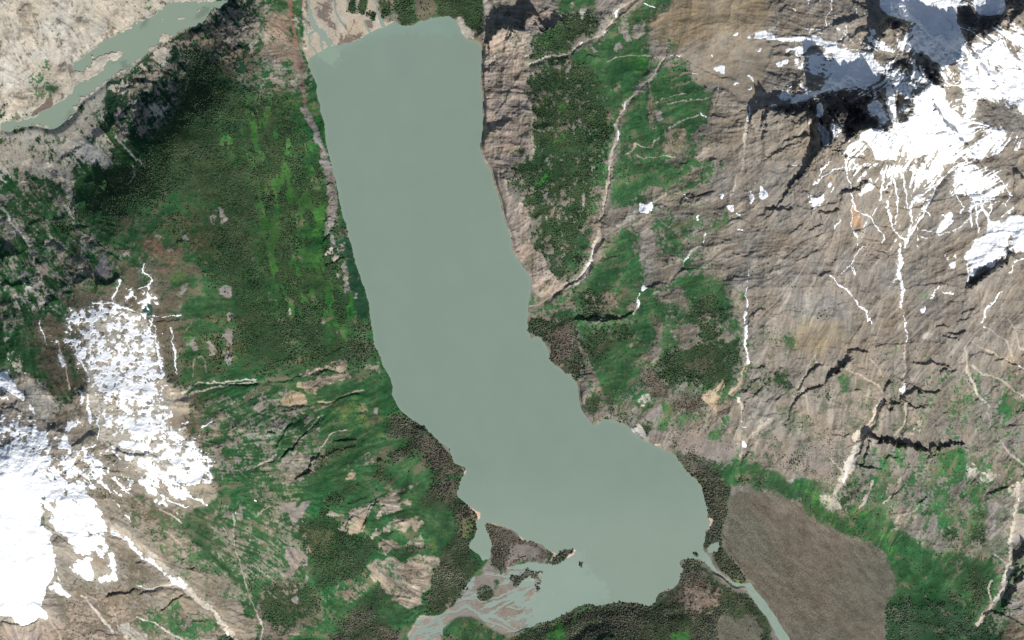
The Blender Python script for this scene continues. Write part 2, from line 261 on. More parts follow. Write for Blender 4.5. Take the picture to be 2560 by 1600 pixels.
# P class tile options : outline       L class tile width,width : line
LAND = """
P mea F f=4,a=.2 : 0,260 160,260 260,200 420,80 560,0 735,0 740,140 790,400 870,640 930,880 1000,1000 1100,1120 1180,1240 1150,1330 1060,1420 1040,1512 0,1512
P sil F f=7,a=1.4 : 0,0 545,0 500,20 470,70 400,100 330,150 290,190 255,230 240,300 268,330 262,390 205,390 170,400 170,450 172,520 160,520 150,430 120,420 60,410 30,400 0,400
P sil F f=16,a=2.4 : 60,380 170,380 290,260 420,150 400,100 250,200 100,300 0,380 0,450 40,430
P gry 00 : 180,20 290,30 280,180 200,220
P ora 00 f=8,a=1.5,o=.6 : 470,60 520,40 510,100 490,150
P ora 00 f=8,a=1.5,o=.5 : 0,150 60,180 40,230 0,240
P pal 00 f=3,a=1 : 760,670 860,600 900,560 1000,490 1160,475 1130,560 1040,545 1000,630 940,690 780,760 700,740
P mea 00 a=2.2,f=6 : 220,760 330,700 480,610 500,660 420,700 560,800 570,860 500,900 320,980 400,900 280,840
P mea 00 : 280,815 330,800 420,800 560,810 545,880 490,890 400,850
P mea 00 f=2 : 1090,320 1160,290 1180,290 1120,330
P mea 00 a=1.3 : 870,1130 920,1030 960,1030 900,1170
P mea 00 a=1.3 : 480,390 540,330 600,320 540,370
P mea 00 a=1.5 : 930,150 1000,210 1140,210 1060,230 980,190
P mea 00 a=2.5,f=8 : 1280,60 1420,20 1440,60 1340,110
P wet 00 f=3 : 330,1015 490,920 500,985 380,1055 280,1110 300,1040
P wet 00 f=2 : 560,880 590,870 600,915 580,930
P gry 00 f=8,a=1,o=.5 : 490,610 630,600 650,690 560,710
P dmea 00 f=4 : 2220,0 2419,0 2419,1512 1330,1512 1200,1380 1060,1250 1020,1180 1040,1110 1000,1030 990,880 1020,800 980,760 1060,740 1220,740 1240,620 1350,540 1440,480 1600,380 1700,280 1840,240 1940,160 2000,80
P roc F f=12,a=2.4 : 270,240 330,150 420,70 500,20 700,0 735,140 720,230 600,260 520,230 470,330 400,330 330,300
P red F f=14,a=2.9,o=.5 : 430,120 560,60 640,160 560,240 470,230
P roc F f=12,a=3.3 : 0,430 120,430 180,470 260,560 280,760 120,800 0,720
P pal 00 a=1.2 : 1450,470 1600,440 1620,500 1560,620 1500,610
P pal 00 a=1.2 : 1260,620 1350,560 1370,640 1280,700
P pal 00 a=1.2 : 1020,840 1180,780 1240,830 1120,900 1060,880
P pal 00 a=1.2 : 1520,330 1560,400 1660,370 1700,300
P roc 00 a=1.2 : 1660,420 1760,390 1740,520
P roc 00 a=1.2 : 1380,690 1500,650 1520,720 1440,740
P pal 00 a=1.4 : 1600,860 1690,960 1640,940 1580,1060 1480,1120 1400,1020 1540,960
P gry 00 a=1.2 : 1120,1000 1220,1010 1100,1150 1040,1110
P roc 00 a=1.8 : 1960,480 2090,480 2090,590 2010,620 1950,560
P roc 00 a=1.2 : 1670,720 1750,690 1740,760
P red 00 a=1.8,f=8 : 1750,780 1850,800 1840,920 1780,850
P roc 00 f=9,a=1.6 : 2050,180 2419,200 2419,430 2150,430 2060,300
P bro 00 f=9,a=1.4 : 2200,540 2419,480 2419,860 2300,800 2230,620
P bro 00 f=10,a=2.5,o=.7 : 1800,380 2000,300 2100,500 2000,740 1760,640
P red 00 f=9,a=2.6,o=.7 : 1880,640 2130,640 2160,780 1950,760
L pal 00 4,5 : 1090,1290 1180,1400 1260,1480 1320,1530
P pal 00 f=3 : 690,1350 830,1330 920,1400 1060,1530 880,1530
P roc 00 f=8,a=2.4 : 970,1270 1160,1200 1330,1150 1480,1100 1560,1170 1300,1300 1160,1330
P san 10 f=3,a=.3 : 400,0 860,0 870,80 940,140 960,130 1000,60 1080,0 1140,0 1160,130 1210,210 1310,200 1310,235 1080,320 990,375 800,440 690,450 560,530 490,600 440,480 440,330 430,100
P wet 10 f=8,a=1.8 : 600,20 720,0 700,200 860,330 900,390 780,400 740,330 640,200 570,130
P wet 10 f=6,a=1.8 : 820,300 980,310 1040,330 960,380 790,430 740,390
P wet 10 f=4,a=1.5 : 1030,180 1110,180 1120,260 1060,290
P wet 10 f=4,a=1.8 : 450,0 480,0 520,250 470,250
L wet 10 3,2 : 720,0 750,110 800,190 880,290 890,390
L wet 10 2,2 : 760,340 740,240 690,180
L wet 10 2,2 : 850,350 930,190
P for 10 f=3,a=.5 : 870,30 930,0 945,120 910,135 870,90
P for 10 f=3,a=.5 : 970,60 1000,0 1060,-20 1050,50 1010,130 965,140
P for 10 f=3,a=.5 : 1010,150 1080,60 1080,120 1040,165
P for 10 f=2,a=.5 : 1075,100 1130,90 1125,175 1070,175
P for 10 f=4,a=1.2 : 1150,0 1290,0 1300,180 1240,190 1160,130
P mea 10 f=8,a=1 : 1300,0 1700,0 1900,120 1830,155 1640,180 1480,235 1330,200
P for 10 f=4,a=.7 : 1300,0 1460,0 1480,100 1560,200 1420,235 1330,190
P bro 10 f=5,a=.8 : 1460,0 1620,0 1720,120 1600,190 1500,120
P for 10 f=4,a=.7 : 1640,0 2150,0 2140,240 2090,350 2060,340 1950,150 1880,160 1830,150 1740,150
P pal 10 f=3,a=.8 : 1890,130 1950,170 2060,330 2070,385 1990,370 1920,230
P pal 10 f=3 : 2150,-10 2200,-10 2210,120 2180,200 2150,60
P roc 10 f=5,a=.8 : 2200,0 2419,0 2419,110 2200,250 2180,200
P rbr 10 f=10,a=.9 : 60,150 280,60 300,0 340,300 430,500 490,640 430,650 300,600 100,580 0,560 0,420 180,410
P ora 10 f=10,a=1.8,o=.35 : 200,180 290,180 300,320 230,300
P red 10 f=5,a=1.2 : 300,0 330,0 345,250 410,400 400,450 340,400 330,200
P red 10 f=9,a=1.6,o=.6 : 240,380 400,420 480,640 440,660 300,560
P gry 10 f=9,a=2,o=.8 : 0,420 120,420 340,680 300,820 60,640 0,700
P mea 10 f=5,a=1 : 380,250 420,330 430,470 400,450 360,330
P dfor 10 f=5,a=.8 : 390,40 430,120 440,300 400,180
P mea 10 f=4,a=1 : 190,400 270,440 260,480 350,570 400,660 350,600 260,500
P bri 10 f=6,a=1 : 240,820 300,880 400,1040 420,1200 370,1120 280,1000
P bri 10 f=6,a=1 : 480,980 560,1020 630,1150 660,1300 640,1330 560,1200
P for F f=26,a=1.0 : 430,110 540,180 620,230 600,400 640,560 690,720 780,790 880,800 900,850 700,870 550,850 540,700 440,600 430,560 500,520 500,430 390,450 330,520 290,460 320,400 360,330 440,230
L rst N 12,16 : 716,-10 726,40 738,90 748,140 756,190 760,240 770,290 790,335 808,385 820,440 829,490 834,540 838,600 842,650
L red 10 8,14 : 315,-10 330,120 345,250 385,430
L rst 10 16,10 : 240,150 300,330 380,480 450,620
P gla F f=30,a=1.2 : 560,250 680,225 735,330 785,480 805,560 850,680 870,780 780,800 650,780 590,640 560,480 520,340
P for 11 f=12,a=1.6,o=.45 : 0,0 110,0 120,250 250,420 340,750 420,900 300,920 0,980
P for 11 f=12,a=1.6,o=.45 : 240,80 420,60 470,260 650,360 560,480 520,700 560,900 440,900 330,600
P for 11 f=10,a=1.4,o=.6 : 0,1180 300,1090 480,1020 640,1000 760,1000 820,1260 600,1300 440,1250 250,1370 0,1440
P for 11 f=10,a=1.4,o=.6 : 430,1400 500,1310 620,1300 640,1512 420,1512
P oli F f=22,a=1.8 : 380,450 440,420 510,430 560,500 570,580 510,610 440,600 380,560
P oli 01 f=25,a=1.8 : 1400,380 1700,270 1900,420 1900,700 2000,1000 1700,900 1400,850 1250,650
P lil 10 f=4,a=.8 : 420,1010 470,1010 600,1260 700,1500 640,1512 560,1300 450,1140
P lil 11 f=4,a=.8 : 590,0 690,0 740,130 750,240 770,330 770,420 770,520 750,560 730,650 640,740 640,600 680,560 670,420 650,240
P bri 11 f=5,a=1 : 600,420 660,400 650,560 620,760 540,740 560,500
P dmea 11 f=4 : 745,240 800,450 830,560 870,680 900,800 960,1020 1030,1230 1070,1490 980,1480 900,1250 860,1000 860,920 760,820 760,680 780,580 770,420
P pal 11 f=3,a=1 : 640,870 700,840 860,830 800,880 700,890
P pal 11 f=3,a=1 : 700,920 830,910 760,960 700,975
P lil 11 f=3,a=1 : 700,690 750,720 760,820 720,830
P lil 11 f=4,a=1 : 760,990 800,1080 840,1240 800,1150
P lil 11 f=4,a=1 : 830,930 860,960 870,1080 900,1280 880,1310 840,1140 820,1000
P lil 11 f=3,a=1 : 920,1240 950,1240 955,1330 930,1320
P lil 11 f=3,a=1 : 940,1350 985,1480 955,1490
P pal 11 f=2,a=1 : 780,790 870,770 860,790 790,800
P pal 11 f=2 : 315,1420 345,1410 345,1450 320,1480
P pal 11 f=2 : 180,710 210,770 190,760
P oli F f=25,a=1.8 : 480,760 560,740 560,900 470,910
P for 01 f=22,a=1.3 : 900,60 1400,0 2419,0 2419,1000 2200,1000 2000,760 1950,500 1700,250 1400,350 1250,600 1000,650 850,560 700,560 680,430 780,360 920,280
P for 01 f=10,a=1 : 480,560 640,600 700,700 600,760 500,650
P for 01 f=12,a=1.2 : 2130,900 2419,800 2419,1020 2100,1050
P pal 01 f=4,a=1 : 120,0 560,0 620,100 650,200 680,380 700,520 740,610 640,520 620,350 570,240 500,200 440,140 350,80 250,40 180,90
P pal 01 f=10,a=2.4 : 590,0 880,0 860,80 760,90 730,230 700,90 600,70
P pal 01 f=3 : 900,-20 1030,-20 1075,50 1030,105 960,50
L pal 01 5,3 : 1310,-10 1350,40 1385,75
L pal 01 6,2 : 1265,50 1280,140 1210,230
P pal 01 f=10,a=2.6 : 0,0 60,0 100,80 240,170 60,220 0,280
P roc 01 f=10,a=2.6 : 120,70 500,180 600,350 480,280 240,300
L pal 01 7,4 : 0,370 60,500 130,620 200,690 260,780 300,850 330,980 400,1090 420,1250
P pal 01 f=3 : 100,600 210,690 190,750 130,660
L gry 01 3,2 : 200,530 240,640
L gry 01 4,3 : 0,560 90,740
L bri 01 2,2 : 430,720 560,790 660,880
L bri 01 3,2 : 280,830 430,850 520,950 600,1060
L pal 01 2,2 : 590,1040 660,1190 560,1270 650,1400
P bro 01 f=24,a=1.6 : 1150,620 1300,580 1850,830 1880,1000 1750,1200 1700,1512 600,1512 640,1330 850,1200 1100,1150 1150,900
P bri 01 f=8,a=1.2 : 1640,1100 1740,1040 1700,1180 1640,1280
P red 01 f=12,a=2.6,o=.35 : 1300,700 1420,840 1600,900 1500,1040 1300,900
P lil 01 f=4,a=1 : 860,970 940,930 1020,900 1010,970 1080,960 1060,1050 1050,1110 980,1100 900,1080 890,1040 930,980
P lil 01 f=3 : 780,930 830,920 830,990 790,990
P lil 01 f=3,a=.9 : 700,880 800,810 850,810 800,860
P lil 01 f=3 : 960,680 1030,630 1020,670
P lil 01 f=3,a=.9 : 150,1080 220,1040 290,1090 200,1120
P lil 01 f=3 : 490,1080 550,1060 550,1105
P lil 01 f=3,a=.9 : 110,1290 210,1280 170,1310
P lil 01 f=3 : 110,1340 180,1330 140,1365
P lil 01 f=3 : 2060,420 2110,470 2160,560 2100,610 2080,540
P lil 01 f=4,a=1.3 : 2000,500 2050,460 2050,560 2000,600
P lil 01 f=3 : 1410,690 1480,690 1540,740 1620,755 1540,750 1480,745 1450,710
P lil 01 f=3 : 1680,770 1740,700 1780,700 1780,775
P lil 01 f=3 : 1570,830 1610,810 1680,855 1620,860
P roc 01 f=5,a=1.5 : 1400,920 1440,930 1470,1010 1400,950 1350,900
P lil 01 f=3 : 1660,1260 1700,1240 1800,1070 1750,1250 1700,1310
P lil 01 f=4 : 1680,1350 1720,1330 1710,1430
P lil 01 f=4 : 2060,1230 2190,1190 2180,1300 2050,1365 2130,1310
P lil 01 f=3 : 2150,1490 2200,1390 2190,1530
P roc 01 f=9,a=2.4 : 1050,880 1250,900 1460,1100 1420,1230 1250,1000 1080,1000
P pal 01 f=9,a=2.4 : 300,1120 480,1240 520,1300 380,1380 100,1430
P red 01 f=6,a=2,o=.5 : 430,1230 540,1280 480,1330
P bro F f=16,a=1 : 150,700 250,680 330,640 420,690 420,930 500,1060 500,1180 400,1190 230,1010 170,880
P bro 02 f=14,a=1 : 230,0 600,0 640,200 700,600 640,740 450,740 420,600 380,300 300,240
P bro 02 f=16,a=1.3 : 1440,0 1800,0 1760,200 1700,400 1700,600 1520,560 1480,200
P oli 02 f=20,a=1.6 : 1780,380 1900,330 1960,500 1780,560
P bro 02 f=14,a=1.5 : 1840,640 2000,680 2040,900 1900,1040 1980,1300 2080,1512 1850,1512 1700,1200 1600,800
P rtn 02 f=9,a=1.2 : 0,400 110,560 280,500 420,600 480,740 620,780 700,660 900,700 960,900 1500,500 1560,560 1750,660 1800,860 1740,1000 1600,1000 1800,1100 1920,1200 1980,1512 0,1512
P pal 02 f=8,a=1.1 : 150,570 280,550 380,640 450,760 560,780 600,800 470,870 470,960 380,900 260,750
P bro 02 f=8,a=1.4 : 480,840 640,800 680,900 600,960 620,1050 500,960
P pal F f=14,a=1 : 190,740 340,735 385,880 420,990 470,1060 490,1170 400,1170 240,1050 200,900
P smo 02 f=8,a=.6 : 660,1010 740,980 900,980 920,1080 780,1130 680,1140
P smo 02 f=8,a=.9 : 1340,520 1440,480 1520,520 1540,640 1600,760 1500,780 1480,650 1350,580
P smo 02 f=5,a=.8 : 1610,860 1790,860 1780,960 1640,1010 1600,1060
P bro 02 f=9,a=.8 : 700,670 740,670 790,800 820,930 780,960 720,860
P gry 02 f=8,a=.8 : 0,680 130,740 250,800 420,980 460,1050 450,1300 0,1250
P lil 02 f=3,a=1 : 2100,70 2210,70 2190,250 2120,250
P lil 02 f=3,a=1 : 2100,270 2180,300 2190,440 2100,400
P lil 02 f=3,a=1.6 : 1800,130 1860,150 1830,220 1910,280 1890,330 1800,280
P lil 02 f=3 : 1960,210 2010,200 2040,300 1990,340
L gry 02 4,3 : 1810,0 1790,60 1760,110
L gry 02 3,2 : 1820,540 1840,380 1900,350
L gry 02 3,2 : 1940,500 1945,400 1900,340
P bri 02 f=9,a=1.3 : 2000,640 2250,640 2340,800 2300,900 2100,820 2000,720
P bri 02 f=6,a=1.3 : 1750,120 1800,130 1800,210 1740,180
P mea 02 f=16,a=1.4 : 1800,560 2419,600 2419,1400 2200,1512 2100,1512 2080,1200 2060,900 2000,700
P lil 02 f=4,a=1 : 2330,1080 2400,1060 2400,1130 2330,1100
P lil 02 f=4,a=1 : 2210,1270 2280,1280 2260,1330 2200,1330
P lil 02 f=4,a=1.4 : 1950,720 1990,720 2010,820 1960,840 1980,770
P pal 02 f=4,a=1.5 : 0,210 100,180 100,200 20,220
P pal 02 f=4,a=1.2 : 130,210 200,210 160,240
P pal 02 f=6,a=2.2 : 60,280 140,330 200,420 270,420 260,470 200,460 100,380
P pal 02 f=6,a=1.6 : 360,560 440,600 420,640 350,600
L str 02 6,4 : 1600,760 1780,720 1960,650 2180,600 2419,590
L str 02 4,5 : 1720,690 1780,650 1880,600 2080,595 2160,570 2300,565 2419,565
L str 02 5,6 : 550,190 560,300 600,400 620,430 640,520 660,650
P for 12 f=10,a=1.1 : 0,0 640,0 640,200 600,290 480,280 400,140 300,200 0,200
P bri 12 f=9,a=1.2 : 360,170 410,200 450,300 430,350 390,340
P for 12 f=9,a=1.2 : 180,310 360,330 380,370 200,370
P for 12 f=9,a=1.2 : 440,340 590,350 590,400 460,400
P for 12 f=7,a=1.2 : 870,0 1080,0 1095,100 1000,110
P for 12 f=8,a=1.2,o=.6 : 860,260 1060,260 1160,330 1100,380 880,330
P for 12 f=7,a=1 : 1200,1030 1300,930 1440,910 1500,975 1620,1045 1730,1150 1810,1200 1850,1290 1990,1400 1950,1490 1920,1512 1640,1512 1640,1380 1600,1350 1660,1250 1500,1260 1310,1330 1300,1250 1480,1180 1360,1120
P dead 12 f=9,a=1 : 1540,1130 1800,1200 1830,1300 1970,1400 1850,1490 1700,1440 1660,1300 1500,1200
P for 12 f=7,a=1.1 : 560,1330 600,1260 720,1200 1020,1160 900,1250 700,1290 650,1390 500,1512 380,1512
P for 12 f=6,a=1.1 : 1150,1330 1280,1400 1200,1512 1100,1512
P tan 12 f=3,a=.8 : 640,430 790,390 870,400 860,490 780,490 700,470 640,450
P tan 12 f=3,a=.8 : 260,560 480,490 640,450 640,500 500,520 400,540 320,580
P tan 12 f=3,a=.8 : 400,600 520,570 640,530 700,500 900,500 880,550 760,570 640,600 560,680 510,640 440,600
P sco 12 f=3,a=.6 : 370,610 430,575 500,640 540,680 620,715 500,680
P sco 12 f=4,a=.8 : 210,760 340,630 430,700 480,730 470,800 330,800 250,810
P roc 12 f=9,a=1.8 : 0,550 60,640 220,780 200,830 60,850 0,900
L sco 12 6,5 : 600,770 720,770 820,720 910,690 1010,660
P tan 12 f=3 : 1040,640 1060,615 1105,600 1090,625
L roc 12 6,4 : 560,860 640,840 720,790
L str 12 2.5,2 : 480,1040 560,960 640,900
L str 12 5,5 : 0,1380 100,1330 160,1310 190,1260
L str 12 4,2 : 600,1230 640,1170 680,1090 760,1040 860,1040
P roc 12 f=5,a=1.2 : 250,1440 260,1300 400,1250 560,1230 600,1260 520,1400 400,1490 300,1490
P sco 12 f=5,a=1.2,o=.7 : 270,1300 420,1270 540,1290 400,1330
P gry 12 f=6,a=1.4 : 110,1060 130,960 250,880 260,1050 180,1080
P roc 12 f=5,a=1.5 : 320,900 470,880 400,950
P sco 12 f=4,a=1.2 : 810,1500 900,1420 950,1430 930,1512
P roc 12 f=5,a=1.5 : 300,1100 430,1050 420,1130 250,1260
P gry 12 f=3,a=1 : 1090,820 1150,800 1140,900 1100,900
P roc 12 f=4 : 1000,760 1030,780 1060,890 1000,890
P roc 12 f=6,a=1.4 : 780,1420 850,1350 890,1280 910,1340 860,1400
P roc 12 f=6,a=1.4 : 1020,1370 1060,1320 1110,1320 1060,1410
P roc 12 f=5,a=1.4 : 960,1300 1070,1210 1080,1240 1000,1310
P lil 12 f=6 : 170,1340 250,1340 240,1410 180,1400
P roc 12 f=4,a=1.8 : 1020,450 1160,410 1200,490 1130,500
P lil 12 f=4,a=1.2 : 0,960 40,1000 30,1060 0,1040
P lil 12 f=3 : 610,0 640,0 650,60 620,50
P lil 12 f=3 : 770,70 790,70 785,150 775,150
P yel 12 f=20,a=1.6 : 760,880 920,780 950,920 1180,980 1150,1060 860,1040 700,960
P lil 12 f=5,a=1.6 : 220,680 310,600 300,660 240,740
"""
